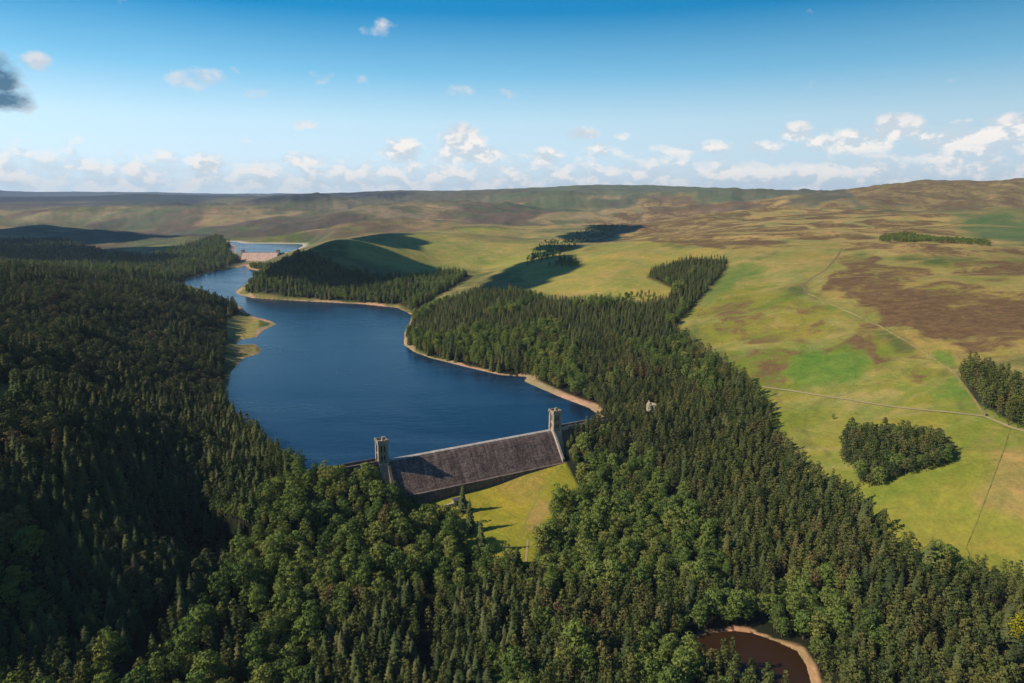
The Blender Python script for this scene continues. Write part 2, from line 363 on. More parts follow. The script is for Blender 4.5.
# beaches by distance from the water
shore_n = fbm(X, Y, 40, 3, 5)
bw = 1.5+14*sm(.3, .75, fbm(X, Y, 55, 4, 15))
bm = (SL > -3) & (SL < 60) & (tt < -4)
wide = 1-sm(0, 14, sdf(PX, PY, np.array([(526,374),(560,388),(596,406),(585,414),(545,402),(522,388)])))
bwid = np.where(wide > .5, 11+8*shore_n, np.where(PX < 236, 1.5, bw*np.clip(Y/1000, .6, 1.5)))
k = (1-sm(bwid*.55, bwid, SL))*bm
colr = colr*(1-k[..., None])+beach*k[..., None]; hea *= (1-k)
k = (1-sm(4, 30, SU))*(SU > -5)*.9; colr = colr*(1-k[..., None])+rgb(.5,.42,.32)*k[..., None]; hea *= (1-k)
pw = 1.2+3.0*sm(775, 805, PX)+2.5*sm(758, 745, PX)*sm(722, 738, PX)+1.6*shore_n
k = (1-sm(pw*.6, pw*1.1, SPD)); k *= np.where(PX > 728, 1, .5)
colr = colr*(1-k[..., None])+rgb(.42,.25,.12)*k[..., None]; hea *= (1-k)
k = (SL < 0)*1.0; colr = colr*(1-k[..., None])+rgb(.05,.06,.05)*k[..., None]
k = (SPD < 0)*1.0; colr = colr*(1-k[..., None])+rgb(.035,.015,.008)*k[..., None]

# terrain mesh
me = bpy.data.meshes.new('ground')
me.vertices.add(NA*NR); me.vertices.foreach_set('co', np.stack([X, Y, HZ], -1).astype(np.float32).ravel())
q = np.arange(NA*NR).reshape(NR, NA)
f = np.stack([q[:-1, :-1], q[:-1, 1:], q[1:, 1:], q[1:, :-1]], -1).reshape(-1, 4)
nf = len(f)
me.loops.add(nf*4); me.loops.foreach_set('vertex_index', f[:, ::-1].astype(np.int32).ravel())
me.polygons.add(nf); me.polygons.foreach_set('loop_start', np.arange(0, nf*4, 4, dtype=np.int32)); me.polygons.foreach_set('loop_total', np.full(nf, 4, np.int32))
me.update(); me.validate()
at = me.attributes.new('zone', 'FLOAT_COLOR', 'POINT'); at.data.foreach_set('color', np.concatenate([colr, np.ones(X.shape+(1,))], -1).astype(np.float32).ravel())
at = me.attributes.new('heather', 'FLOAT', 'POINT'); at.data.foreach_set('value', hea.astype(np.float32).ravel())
me.shade_smooth()
m, nt = new_mat('moorland')
pos = geo_pos(nt)
zc = N(nt, 'ShaderNodeAttribute', attribute_name='zone'); hv = N(nt, 'ShaderNodeAttribute', attribute_name='heather')
n1 = noise(nt, pos, .012, 8, .62, .6); n2 = noise(nt, pos, .11, 5, .6); n3 = noise(nt, pos, .035, 6, .65, 1.2)
h1 = math_n(nt, 'ADD', math_n(nt, 'ADD', math_n(nt, 'MULTIPLY', n1.outputs[0], .36), math_n(nt, 'MULTIPLY', n3.outputs[0], .40)), math_n(nt, 'MULTIPLY', n2.outputs[0], .24))
th = math_n(nt, 'SUBTRACT', 1.0, hv.outputs['Fac'])
th = math_n(nt, 'ADD', math_n(nt, 'MULTIPLY', th, .36), .315)
hm = math_n(nt, 'MULTIPLY', math_n(nt, 'SUBTRACT', h1, th), 11, clamp=True)
hm = math_n(nt, 'MULTIPLY', hm, math_n(nt, 'MULTIPLY', hv.outputs['Fac'], 1.6, clamp=True))
hcol = mixc(nt, ramp(nt, n2.outputs[0], [(.32, 0), (.68, 1)]), (.098, .056, .026), (.175, .105, .046))
base = mixc(nt, ramp(nt, n3.outputs[0], [(.35, 0), (.68, 1)]), zc.outputs['Color'], (1.42, 1.12, 1.35), 'MULTIPLY')
base = mixc(nt, ramp(nt, n1.outputs[0], [(.38, 0), (.62, 1)]), base, (.62, .86, .72), 'MULTIPLY')
base = mixc(nt, ramp(nt, n2.outputs[0], [(.3, 0), (.7, 1)]), mixc(nt, 1.0, base, (.90, .90, .88), 'MULTIPLY'), mixc(nt, 1.0, base, (1.2, 1.15, 1.1), 'MULTIPLY'))
n5 = noise(nt, pos, .45, 3, .7)
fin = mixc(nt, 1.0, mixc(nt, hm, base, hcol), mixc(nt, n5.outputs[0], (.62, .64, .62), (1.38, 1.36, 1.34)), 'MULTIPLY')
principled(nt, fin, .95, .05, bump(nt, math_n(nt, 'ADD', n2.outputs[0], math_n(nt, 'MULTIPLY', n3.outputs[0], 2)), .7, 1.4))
me.materials.append(m)
o = bpy.data.objects.new('ground', me); COL.objects.link(o); tag(o, 'rolling moor, grass fields and valley floor', kind='structure')

# ------------------------------------------------------------------ water
def sheet(name, P, z, mat, grow=8, label=None):
    P = np.array(P); c = P.mean(0)
    s = 0
    o = link_mesh(name, [(x, y, z) for x, y in P], [tuple(range(len(P)))], mat)
    tag(o, label, kind='structure'); return o
m_water, nt = new_mat('lake_water')
pos = geo_pos(nt)
mp = N(nt, 'ShaderNodeMapping'); mp.inputs['Scale'].default_value = (.35, 1.0, 1); mp.inputs['Rotation'].default_value = (0, 0, R(-12)); link(nt, pos, mp.inputs[0])
w1 = noise(nt, mp.outputs[0], .22, 5, .6); w2 = noise(nt, mp.outputs[0], .014, 6, .62, 1.4)
wh = w1.outputs[0]
streak = ramp(nt, w2.outputs[0], [(.4, 0), (.62, 1)])
wc = mixc(nt, streak, (.004, .016, .036), (.013, .038, .068))
p = principled(nt, wc, .22, .5, bump(nt, wh, .5, .55))
p.inputs['IOR'].default_value = 1.33
link(nt, math_n(nt, 'ADD', math_n(nt, 'MULTIPLY', streak, .10), .18), p.inputs['Roughness'])
far_pts = LAKE
bpy_w = sheet('water', LAKE, 0.0, m_water, label='deep blue reservoir water behind the dam')
o = sheet('water', UPPER, UPZ, m_water, label='pale blue water of the upper reservoir')
m_pond, nt = new_mat('peat_water')
pos = geo_pos(nt); w1 = noise(nt, pos, 1.2, 4, .5)
principled(nt, (.034, .016, .006), .3, .10, bump(nt, w1.outputs[0], .25, .12))
sheet('water', POND, PONDZ, m_pond, label='dark peaty brown pool among the trees')

# ------------------------------------------------------------------ stone
def stone_mat(name, c1, c2, brick=None, bscale=1.0, bm=.6, stain=.35):
    m, nt = new_mat(name); tc = nt.nodes.new('ShaderNodeTexCoord').outputs['Object']
    a = noise(nt, tc, .22, 6, .65); b = noise(nt, tc, 1.7, 4, .6)
    col = mixc(nt, ramp(nt, a.outputs[0], [(.35, 0), (.65, 1)]), c1, c2)
    vo = nt.nodes.new('ShaderNodeTexVoronoi'); vo.inputs['Scale'].default_value = bscale; vo.feature = 'F1'; link(nt, tc, vo.inputs['Vector'])
    vr = nt.nodes.new('ShaderNodeSeparateColor'); link(nt, vo.outputs['Color'], vr.inputs[0])
    col = mixc(nt, bm, col, mixc(nt, vr.outputs[0], (.55, .55, .55), (1.5, 1.45, 1.4)), 'MULTIPLY')
    sp = nt.nodes.new('ShaderNodeMapping'); sp.inputs['Scale'].default_value = (.35, .03, .03); link(nt, tc, sp.inputs[0])
    sn = noise(nt, sp.outputs[0], 1.0, 5, .7)
    col = mixc(nt, stain, col, mixc(nt, ramp(nt, sn.outputs[0], [(.38, 0), (.62, 1)]), (.55, .52, .50), (1.4, 1.38, 1.34)), 'MULTIPLY')
    cr = nt.nodes.new('ShaderNodeSeparateXYZ'); link(nt, tc, cr.inputs[0])
    crs = math_n(nt, 'MULTIPLY', math_n(nt, 'ADD', math_n(nt, 'SINE', math_n(nt, 'MULTIPLY', cr.outputs[2], 3.4)), 1), .5)
    col = mixc(nt, .3, col, mixc(nt, crs, (.75, .75, .75), (1.2, 1.2, 1.2)), 'MULTIPLY')
    principled(nt, col, .9, .15, bump(nt, math_n(nt, 'ADD', b.outputs[0], vo.outputs['Distance']), .6, .25))
    return m
m_face = stone_mat('rubble_masonry', (.112, .078, .064), (.186, .130, .102), bscale=.75, bm=.75, stain=.8)
m_ashlar = stone_mat('pale_gritstone', (.27, .22, .15), (.40, .33, .23), bscale=.9, bm=.35)
m_dark = stone_mat('weathered_shaded_gritstone', (.10, .08, .065), (.17, .135, .10), bscale=.8, bm=.5)
m_pale = stone_mat('bleached_stone', (.36, .31, .24), (.48, .42, .34), bscale=.9, bm=.3)
m_slate, nt = new_mat('slate'); principled(nt, (.09, .085, .09), .7, .3)
m_glass, nt = new_mat('dark_glass'); principled(nt, (.02, .022, .025), .15, .5)

class MB:
    def __init__(s): s.v = []; s.f = []
    def hexa(s, P):      # 8 points: bottom 4 then top 4, both counter-clockwise
        b = len(s.v); s.v += list(P)
        s.f += [(b+3,b+2,b+1,b), (b+4,b+5,b+6,b+7), (b,b+1,b+5,b+4), (b+1,b+2,b+6,b+5), (b+2,b+3,b+7,b+6), (b+3,b,b+4,b+7)]
    def box(s, x0, x1, y0, y1, z0, z1):
        s.hexa([(x0,y0,z0),(x1,y0,z0),(x1,y1,z0),(x0,y1,z0),(x0,y0,z1),(x1,y0,z1),(x1,y1,z1),(x0,y1,z1)])
    def build(s, name, mat, parent=None, bev=0):
        o = link_mesh(name, s.v, s.f, mat, parent)
        if bev:
            md = o.modifiers.new('bevel', 'BEVEL'); md.width = bev; md.segments = 1
        return o

# dam, in a local frame: x along the crest, y upstream, origin at the left tower foot on the crest
droot = empty('masonry_dam', (TL[0], TL[1], 0), math.atan2(ED[1], ED[0]))
tag(droot, 'long dark masonry dam with a sloping overflow face holding back the blue reservoir', 'dam')
def facegrid(u0, u1, prof, mat, name, nu=60, curve=0.0):
    vs = []; fs = []; k = len(prof)
    for i in range(nu+1):
        u = u0+(u1-u0)*i/nu
        for t, z in prof: vs.append((u, -t, z))
    for i in range(nu):
        for j in range(k-1):
            a = i*k+j; fs.append((a, a+1, a+k+1, a+k))
    fs.append(tuple(range(k-1, -1, -1))); fs.append(tuple(nu*k+j for j in range(k)))
    return link_mesh(name, vs, fs, mat, droot)
# overflow face: curved lip, steep batter, small step
prof = [(-3, -12), (-3, 1.6), (-1.5, 2.6), (.6, 2.9)]
faceprof = [(.6, 2.7), (2.4, 1.6), (5, -1.2), (8.5, -5.6), (12.5, -10.8), (16, -15.4), (18.5, -18.2)]
o = facegrid(3.2, LEN-3.2, faceprof+[(18.5, -34), (-3, -34), (-3, 1.4)], m_face, 'overflow_face')
facegrid(3.2, LEN-3.2, [(-3.2, 1.2), (-3.2, 2.2), (-2.2, 2.95), (.2, 3.1), (1.2, 2.75), (1.2, 2.3)], m_pale, 'crest_lip')
mb = MB(); mb.box(3.2, LEN-3.2, -20.5, -18.6, -36, -17.6); mb.build('toe_wall', m_dark, droot)
# training walls either side of the overflow
for u0, u1 in ((2.2, 3.9), (LEN-3.9, LEN-2.2)):
    mb = MB()
    for (t0, z0), (t1, z1) in zip(faceprof[:-1], faceprof[1:]):
        mb.hexa([(u0,-t0,z0-8),(u0,-t1,z1-8),(u1,-t1,z1-8),(u1,-t0,z0-8),(u0,-t0,z0+3.2),(u0,-t1,z1+3.2),(u1,-t1,z1+3.2),(u1,-t0,z0+3.2)])
    o = mb.build('training_wall', m_pale if u0 > 50 else m_dark, droot)  # left wall gets darker stone in place of the shade by the tower
# side sections with a roadway, parapets and buttresses
for u0, u1, nb in ((U0, -4.0, 5), (LEN+4.0, U1, 4)):
    mb = MB()
    mb.hexa([(u0,-9,-34),(u1,-9,-34),(u1,3,-34),(u0,3,-34),(u0,-3.2,3.2),(u1,-3.2,3.2),(u1,3,3.2),(u0,3,3.2)])
    sec = mb.build('side_section', m_dark, droot)
    mb = MB(); mb.box(u0, u1, -4.0, -3.3, 2.4, 5.0); mb.box(u0, u1, 2.5, 3.1, 2.6, 5.0)
    mb.build('parapet', m_ashlar if u0 > 0 else m_dark, sec)
    for i in range(nb):
        u = u0+(i+.6)*(u1-u0)/nb; mb = MB()
        mb.hexa([(u-1.1,-13,-34),(u+1.1,-13,-34),(u+1.1,-3,-34),(u-1.1,-3,-34),(u-1,-4.8,3.6),(u+1,-4.8,3.6),(u+1,-3,3.6),(u-1,-3,3.6)])
        mb.build('buttress', m_dark, sec)

def tower(u, label):
    t = empty('gate_tower', dam(u, .5, 0), math.atan2(ED[1], ED[0]))
    tag(t, label, 'tower', 'battlemented towers on the dam crest')
    mb = MB()                                       # shaft with a batter below the crest
    mb.hexa([(-3.4,-13,-30),(3.4,-13,-30),(3.4,3.6,-30),(-3.4,3.6,-30),(-3.3,-4.4,3),(3.3,-4.4,3),(3.3,3.4,3),(-3.3,3.4,3)])
    mb.build('base', m_ashlar, t)
    mb = MB(); mb.box(-2.9, 2.9, -2.9, 2.9, 2.9, 17.2)
    for sx in (-1, 1):
        for sy in (-1, 1):
            cx, cy_ = sx*2.8, sy*2.8
            mb.hexa([(cx-.95,cy_-.95,2.6),(cx+.95,cy_-.95,2.6),(cx+.95,cy_+.95,2.6),(cx-.95,cy_+.95,2.6),(cx-.7,cy_-.7,16.8),(cx+.7,cy_-.7,16.8),(cx+.7,cy_+.7,16.8),(cx-.7,cy_+.7,16.8)])
    mb.build('shaft', m_ashlar, t)
    mb = MB(); mb.box(-3.45, 3.45, -3.45, 3.45, 16.8, 17.6); mb.build('string_course', m_ashlar, t)
    mb = MB(); mb.box(-3.3, 3.3, -3.3, 3.3, 9.4, 9.9); mb.build('string_course', m_ashlar, t)
    mb = MB(); mb.box(-3.2, 3.2, -3.2, 3.2, 17.6, 18.0)
    mb.build('roof', m_pale, t)
    mb = MB()                                       # battlements
    for s in (-1, 1):
        mb.box(-3.25, 3.25, s*3.25-.3, s*3.25+.3, 17.6, 18.9); mb.box(s*3.25-.3, s*3.25+.3, -2.95, 2.95, 17.6, 18.9)
        for k in (-1, 0, 1):
            mb.box(k*1.95-.65, k*1.95+.65, s*3.25-.28, s*3.25+.28, 18.9, 19.6); mb.box(s*3.25-.28, s*3.25+.28, k*1.95-.65, k*1.95+.65, 18.9, 19.6)
        for s2 in (-1, 1): mb.box(s*3.25-.7, s*3.25+.7, s2*3.25-.7, s2*3.25+.7, 17.5, 19.7)
    mb.build('battlement', m_ashlar, t)
    mb = MB(); mb.box(.8, 2.6, .8, 2.6, 18.0, 20.2); mb.build('stair_head', m_ashlar, t)
    for s in (-1, 1):                               # tall paired windows on each side
        for k in (-1, 1):
            for z0, z1 in ((4.6, 8.4), (10.8, 15.4)):
                mb = MB(); mb.box(k*1.0-.42, k*1.0+.42, s*2.94-.05, s*2.94+.05, z0, z1); mb.build('window', m_glass, t)
                mb = MB(); mb.box(s*2.94-.05, s*2.94+.05, k*1.0-.42, k*1.0+.42, z0, z1); mb.build('window', m_glass, t)
    return t
tower(0, 'square battlemented stone tower rising behind broadleaf trees, casting a shadow on the overflow')
tower(LEN, 'square battlemented stone tower at the end of the overflow nearest the sandy beach')

# pier and small valve house between the far tower and the right abutment
vh = empty('valve_house', dam(LEN+9, 15, -17), math.atan2(ED[1], ED[0])); tag(vh, 'small pale stone valve house in the shade under the farther tower', 'valve house')
mb = MB(); mb.box(-2.4, 2.4, -2.2, 2.2, -4, 4.2); mb.build('wall', m_ashlar, vh)
mb = MB(); mb.hexa([(-2.8,-2.6,4.2),(2.8,-2.6,4.2),(2.8,2.6,4.2),(-2.8,2.6,4.2),(-2.6,-.1,6.0),(2.6,-.1,6.0),(2.6,.1,6.0),(-2.6,.1,6.0)]); mb.build('roof', m_slate, vh)
mb = MB(); mb.box(-.6, .6, -2.26, -2.2, 0, 2.2); mb.build('door', m_glass, vh)

# stone outlet hut at the toe, on the lawn edge
x, y, z = ground(457, 504)
gh = empty('outlet_hut', (x, y, z), math.atan2(ED[1], ED[0])); tag(gh, 'small pale stone outlet hut at the toe of the dam beside a row of conifers', 'hut')
mb = MB(); mb.box(-3, 3, -2.2, 2.2, -2, 3.4); mb.build('wall', m_ashlar, gh)
mb = MB(); mb.hexa([(-3.4,-2.6,3.4),(3.4,-2.6,3.4),(3.4,2.6,3.4),(-3.4,2.6,3.4),(-3.2,-.1,4.9),(3.2,-.1,4.9),(3.2,.1,4.9),(-3.2,.1,4.9)]); mb.build('roof', m_slate, gh)
mb = MB(); mb.box(-.6, .6, -2.26, -2.2, 0, 2.2); mb.build('door', m_glass, gh)
ax, ay, az_ = dam(22, 30, -23)
mb = MB(); mb.hexa([dam(8,33,-29),dam(40,33,-29),dam(40,34.2,-29),dam(8,34.2,-29),dam(8,33,-23.4),dam(40,33,-23.4),dam(40,34.2,-23.4),dam(8,34.2,-23.4)][::1])
tag(mb.build('basin_wall', m_pale), 'low pale wall of the stilling basin in the shade under the dam', 'wall')

# upper dam far up the valley
fa = np.array(at_z(243, 252.8, UPZ)[:2]); fb = np.array(at_z(278, 252.8, UPZ)[:2]); fe = (fb-fa)/np.linalg.norm(fb-fa); FL = float(np.linalg.norm(fb-fa))
ur = empty('masonry_dam', (fa[0], fa[1], 0), math.atan2(fe[1], fe[0])); tag(ur, 'distant pinkish stone dam at the head of the reservoir, holding the upper lake', 'dam')
mb = MB(); mb.hexa([(0,-26,-4),(FL,-26,-4),(FL,6,-4),(0,6,-4),(0,-3,UPZ+1),(FL,-3,UPZ+1),(FL,3,UPZ+1),(0,3,UPZ+1)])
m_pink = stone_mat('sunlit_rubble', (.50, .33, .26), (.58, .40, .31), bscale=.4, bm=.3); mb.build('overflow_face', m_pink, ur)
mb = MB(); mb.box(0, FL, -3.6, 3.2, UPZ+1, UPZ+2); mb.build('crest_lip', m_pale, ur)
for k in (0, 1):
    mb = MB(); a = k*FL; mb.box(a-4, a+4, -4, 4, 0, UPZ+8); mb.box(a-4.8, a+4.8, -4.8, 4.8, UPZ+8, UPZ+10); mb.build('tower', m_ashlar, ur)

# cottage glimpsed among the pines
x, y, z = ground(652, 411)
cr = empty('cottage', (x, y, z), R(-50)); cr.scale = (.72, .72, .8); tag(cr, 'cream stone cottage glimpsed among the pines above the dam', 'cottage')
mb = MB(); mb.box(-6, 6, -3.5, 3.5, -2, 6); mb.build('wall', m_pale, cr)
mb = MB(); mb.hexa([(-6.4,-4,6),(6.4,-4,6),(6.4,4,6),(-6.4,4,6),(-6.2,-.1,9),(6.2,-.1,9),(6.2,.1,9),(-6.2,.1,9)]); rf = mb.build('roof', m_ashlar, cr)
mb = MB(); mb.box(-5.6, -4.4, -.6, .6, 7.5, 10.4); mb.build('chimney', m_ashlar, rf)
for k in (-1, 1):
    mb = MB(); mb.box(k*3-.6, k*3+.6, -3.56, -3.5, 2.4, 4); mb.build('window', m_glass, cr)
COTTAGE = (x, y)

# ------------------------------------------------------------------ tracks and walls draped on the ground
def polyline(pts, stepm=4):
    W_ = [ground(*p) for p in pts]; out = []
    for a, b in zip(W_[:-1], W_[1:]):
        L = math.hypot(b[0]-a[0], b[1]-a[1]); k = max(1, int(L/stepm))
        out += [(a[0]+(b[0]-a[0])*i/k, a[1]+(b[1]-a[1])*i/k) for i in range(k)]
    out.append(W_[-1][:2]); return np.array(out)
def offset(P, w):
    d = np.gradient(P, axis=0); d /= np.maximum(np.linalg.norm(d, axis=1), 1e-6)[:, None]
    nrm = np.stack([-d[:, 1], d[:, 0]], 1); return P+nrm*w
m_track, nt = new_mat('worn_track'); pos = geo_pos(nt)
principled(nt, mixc(nt, noise(nt, pos, .3, 4).outputs[0], (.27, .21, .09), (.38, .30, .15)), .95, .05)
def track(pts, w, label, mat=None, lift=.12):
    P = polyline(pts); wob = (vnoise(P[:, 0]/14, P[:, 1]/14)-.5)*w*.5
    A_ = offset(P, 0); L_ = P+(offset(P, 1)-P)*(w/2+wob)[:, None]; R_ = P-(offset(P, 1)-P)*(w/2-wob*.5)[:, None]
    v = [(a[0], a[1], max(hz(a[0], a[1]), hz(c[0], c[1]))+lift) for a, c in zip(L_, P)]+[(a[0], a[1], max(hz(a[0], a[1]), hz(c[0], c[1]))+lift) for a, c in zip(R_, P)]
    k = len(P); o = link_mesh('path', v, [(i+k, i+k+1, i+1, i) for i in range(k-1)], mat or m_track)
    tag(o, label, kind='structure')
def wall(pts, label, hgt=1.5, th=.7, mat=None):
    P = polyline(pts, 5); Lf = offset(P, th/2); Rt = offset(P, -th/2); k = len(P)
    zz = hz(P[:, 0], P[:, 1]); jt = (vnoise(P[:, 0]/6, P[:, 1]/6)-.5)*.5
    v = [(*a, z-.6) for a, z in zip(Lf, zz)]+[(*a, z-.6) for a, z in zip(Rt, zz)]+[(*a, z+hgt+j) for a, z, j in zip(Lf, zz, jt)]+[(*a, z+hgt+j) for a, z, j in zip(Rt, zz, jt)]
    f = []
    for i in range(k-1): f += [(i, i+1, 2*k+i+1, 2*k+i), (k+i+1, k+i, 3*k+i, 3*k+i+1), (2*k+i, 2*k+i+1, 3*k+i+1, 3*k+i)]
    tag(link_mesh('stone_wall', v, f, mat or m_wall), label, 'wall')
m_wall = stone_mat('dry_stone', (.20, .17, .06), (.27, .22, .085), bscale=1.2, bm=.5)
m_moss = stone_mat('mossy_stone', (.14, .13, .03), (.18, .165, .035), bscale=1.2, bm=.5)
m_gully, nt = new_mat('eroded_gully'); principled(nt, (.19, .135, .07), .95, .05)
track([(762,387),(790,391),(850,400),(900,408),(945,412),(985,417),(1010,428),(1040,437)], 2.6, 'pale track crossing the green field')
track([(806,294),(803,286),(812,278),(826,270),(838,256),(842,248)], 3.0, 'worn gully path climbing the moor', m_gully)
track([(802,280),(860,277),(930,276),(1020,272),(1060,270)], 2.5, 'pale grassy track along the moor edge')
m_lawnpath, nt = new_mat('worn_grass'); principled(nt, (.25, .215, .05), .95, .05)
track([(562,466),(552,478),(538,497),(528,515),(520,540)], 1.0, 'faint path crossing the lawn', m_lawnpath, lift=.06)
track([(528,540),(526,562)], 1.5, 'pale path at the foot of the lawn')
wall([(808,294),(830,304),(850,313),(880,327),(905,341),(935,360),(957,375)], 'dry stone wall running down the heather moor from the gully path', 1.2, .7)
wall([(956,376),(968,392),(978,407),(986,417)], 'dry stone wall along the edge of the conifer block down to the track', 1.6, .9)
wall([(975,566),(966,548),(978,520),(990,488),(1004,450),(1010,430)], 'low tumbled stone wall climbing the lower green field', .1, .5, m_moss)

# ------------------------------------------------------------------ trees
def leaf_mat(name, stops, sat_noise=.02, transl=.14):
    m, nt = new_mat(name)
    oi = nt.nodes.new('ShaderNodeObjectInfo')
    ns = noise(nt, oi.outputs['Location'], .022, 3, .6)
    v = math_n(nt, 'SUBTRACT', math_n(nt, 'ADD', math_n(nt, 'MULTIPLY', oi.outputs['Random'], .80), math_n(nt, 'MULTIPLY', ns.outputs[0], .9)), .32)
    c = ramp(nt, v, stops)
    g = N(nt, 'ShaderNodeTexCoord'); gn = noise(nt, g.outputs['Object'], .9, 3, .6)
    c = mixc(nt, 1.0, c, mixc(nt, gn.outputs[0], (.62, .66, .6), (1.4, 1.34, 1.3)), 'MULTIPLY')
    d = nt.nodes.new('ShaderNodeBsdfDiffuse'); t = nt.nodes.new('ShaderNodeBsdfTranslucent'); mx = nt.nodes.new('ShaderNodeMixShader'); ou = nt.nodes.new('ShaderNodeOutputMaterial')
    link(nt, c, d.inputs[0]); link(nt, c, t.inputs[0]); mx.inputs[0].default_value = transl
    link(nt, d.outputs[0], mx.inputs[1]); link(nt, t.outputs[0], mx.inputs[2]); link(nt, mx.outputs[0], ou.inputs[0])
    return m
M_spruce = leaf_mat('spruce_needles', [(.1, (.042, .058, .024)), (.5, (.080, .098, .036)), (.85, (.125, .130, .046)), (1, (.13, .100, .048))])
M_pine = leaf_mat('pine_needles', [(.1, (.058, .080, .026)), (.45, (.100, .120, .034)), (.75, (.140, .145, .040)), (.95, (.155, .130, .045)), (1, (.16, .105, .05))])
M_broad = leaf_mat('broad_leaves', [(.1, (.072, .110, .030)), (.4, (.120, .165, .038)), (.7, (.165, .200, .046)), (.95, (.20, .20, .05)), (1, (.16, .12, .05))])
M_shade = leaf_mat('dull_shaded_leaves', [(.1, (.050, .068, .028)), (.5, (.090, .108, .038)), (.85, (.13, .135, .050)), (1, (.14, .098, .050))])  # darker copy of the broad leaves, hillside shade put into the colour
M_gold = leaf_mat('yellow_leaves', [(0, (.26, .24, .02)), (1, (.34, .29, .025))])
m_bark, nt = new_mat('bark'); pos = N(nt, 'ShaderNodeTexCoord').outputs['Object']
principled(nt, mixc(nt, noise(nt, pos, 1.5, 4).outputs[0], (.055, .038, .025), (.13, .085, .055)), .95, .05)

def trunk_geo(h, r, seed):
    g = np.random.default_rng(seed); v = []; f = []; k = 6; rings = 5
    for j in range(rings+1):
        z = h*j/rings*.96; rad = r*(1-.86*j/rings)+(.12*r if j == 0 else 0)
        ox, oy = (g.random(2)-.5)*r*.5*(j > 0)
        for i in range(k): a = 2*math.pi*i/k; v.append((math.cos(a)*rad+ox, math.sin(a)*rad+oy, z))
    for j in range(rings):
        for i in range(k): f.append((j*k+i, j*k+(i+1) % k, (j+1)*k+(i+1) % k, (j+1)*k+i))
    return v, f
def spruce_geo(h, rad, seed, nw=17, nb=9):
    g = np.random.default_rng(seed); v = []; f = []
    for k in range(nw):
        q = k/(nw-1); z = h*(.10+.87*q**.93); R0 = 1.22*rad*(1-q)**.74*(.85+.3*g.random())+.12*rad*(1-q)+.06*rad
        for b in range(nb if q < .8 else 6):
            a = 2*math.pi*(b+g.random()*.8)/nb+k*1.3; L = R0*(.72+.5*g.random())
            dr = .30+.25*(1-q); ca_, sa_ = math.cos(a), math.sin(a); w = L*(.30+.15*g.random())
            i = len(v); zt = z-L*dr*.6
            v += [(ca_*.04*L, sa_*.04*L, z+.12*L), (ca_*.6*L-sa_*w, sa_*.6*L+ca_*w, z-L*dr*.75), (ca_*L, sa_*L, zt-.1*L), (ca_*.6*L+sa_*w, sa_*.6*L-ca_*w, z-L*dr*.75), (ca_*.55*L, sa_*.55*L, z-.08*L)]
            f += [(i, i+1, i+4), (i+1, i+2, i+4), (i+2, i+3, i+4), (i+3, i, i+4)]
    i = len(v); v += [(.12, 0, h*.93), (-.06, .1, h*.93), (-.06, -.1, h*.93), (0, 0, h*1.02)]; f += [(i, i+1, i+3), (i+1, i+2, i+3), (i+2, i, i+3)]
    return v, f
def clump(v, f, g, c, rad, nq, sz, flat=.75):
    for _ in range(nq):
        d = g.normal(size=3); d /= np.linalg.norm(d)
        if d[2] < -.35: d[2] *= -.6; d /= np.linalg.norm(d)
        p = c+d*rad*np.array([1, 1, flat])*(.72+.36*g.random())
        nrm = d+g.normal(size=3)*.26; nrm /= np.linalg.norm(nrm)
        t = np.cross(nrm, g.normal(size=3)); t /= np.linalg.norm(t); s = np.cross(nrm, t)
        a = sz*(.6+.7*g.random()); i = len(v)
        v += [tuple(p+t*a), tuple(p+s*a*.7+nrm*a*.15), tuple(p-t*a*.9), tuple(p-s*a*.75+nrm*a*.1)]; f.append((i, i+1, i+2, i+3))
def broad_geo(h, rad, seed, nl=18, nq=46):
    g = np.random.default_rng(seed); v = []; f = []; c0 = np.array([0, 0, h*.58])
    for k in range(nl):
        zz = 1-2*(k+.5)/nl; zz = zz*.95+.05; a = k*2.39996+g.random()*.5; rxy = math.sqrt(max(0, 1-zz*zz))
        d = np.array([rxy*math.cos(a), rxy*math.sin(a), zz])
        c = c0+d*np.array([rad*.68, rad*.68, h*.335])*(.75+.4*g.random())
        clump(v, f, g, c, rad*(.34+.18*g.random()), nq, rad*.11)
    clump(v, f, g, c0, rad*.6, 40, rad*.16)
    return v, f
def pine_geo(h, rad, seed, nl=17, nq=20):
    g = np.random.default_rng(seed); v = []; f = []
    for k in range(nl):
        q = (k+.5)/nl; z = h*(.26+.68*q); pr = math.sin(math.pi*(.16+.80*q))**.8
        a = k*2.4+g.random(); off = rad*.62*pr*(.5+.6*g.random())
        clump(v, f, g, np.array([math.cos(a)*off, math.sin(a)*off, z]), rad*(.34+.2*g.random())*(.45+.6*pr), nq, rad*.15, .8)
    return v, f

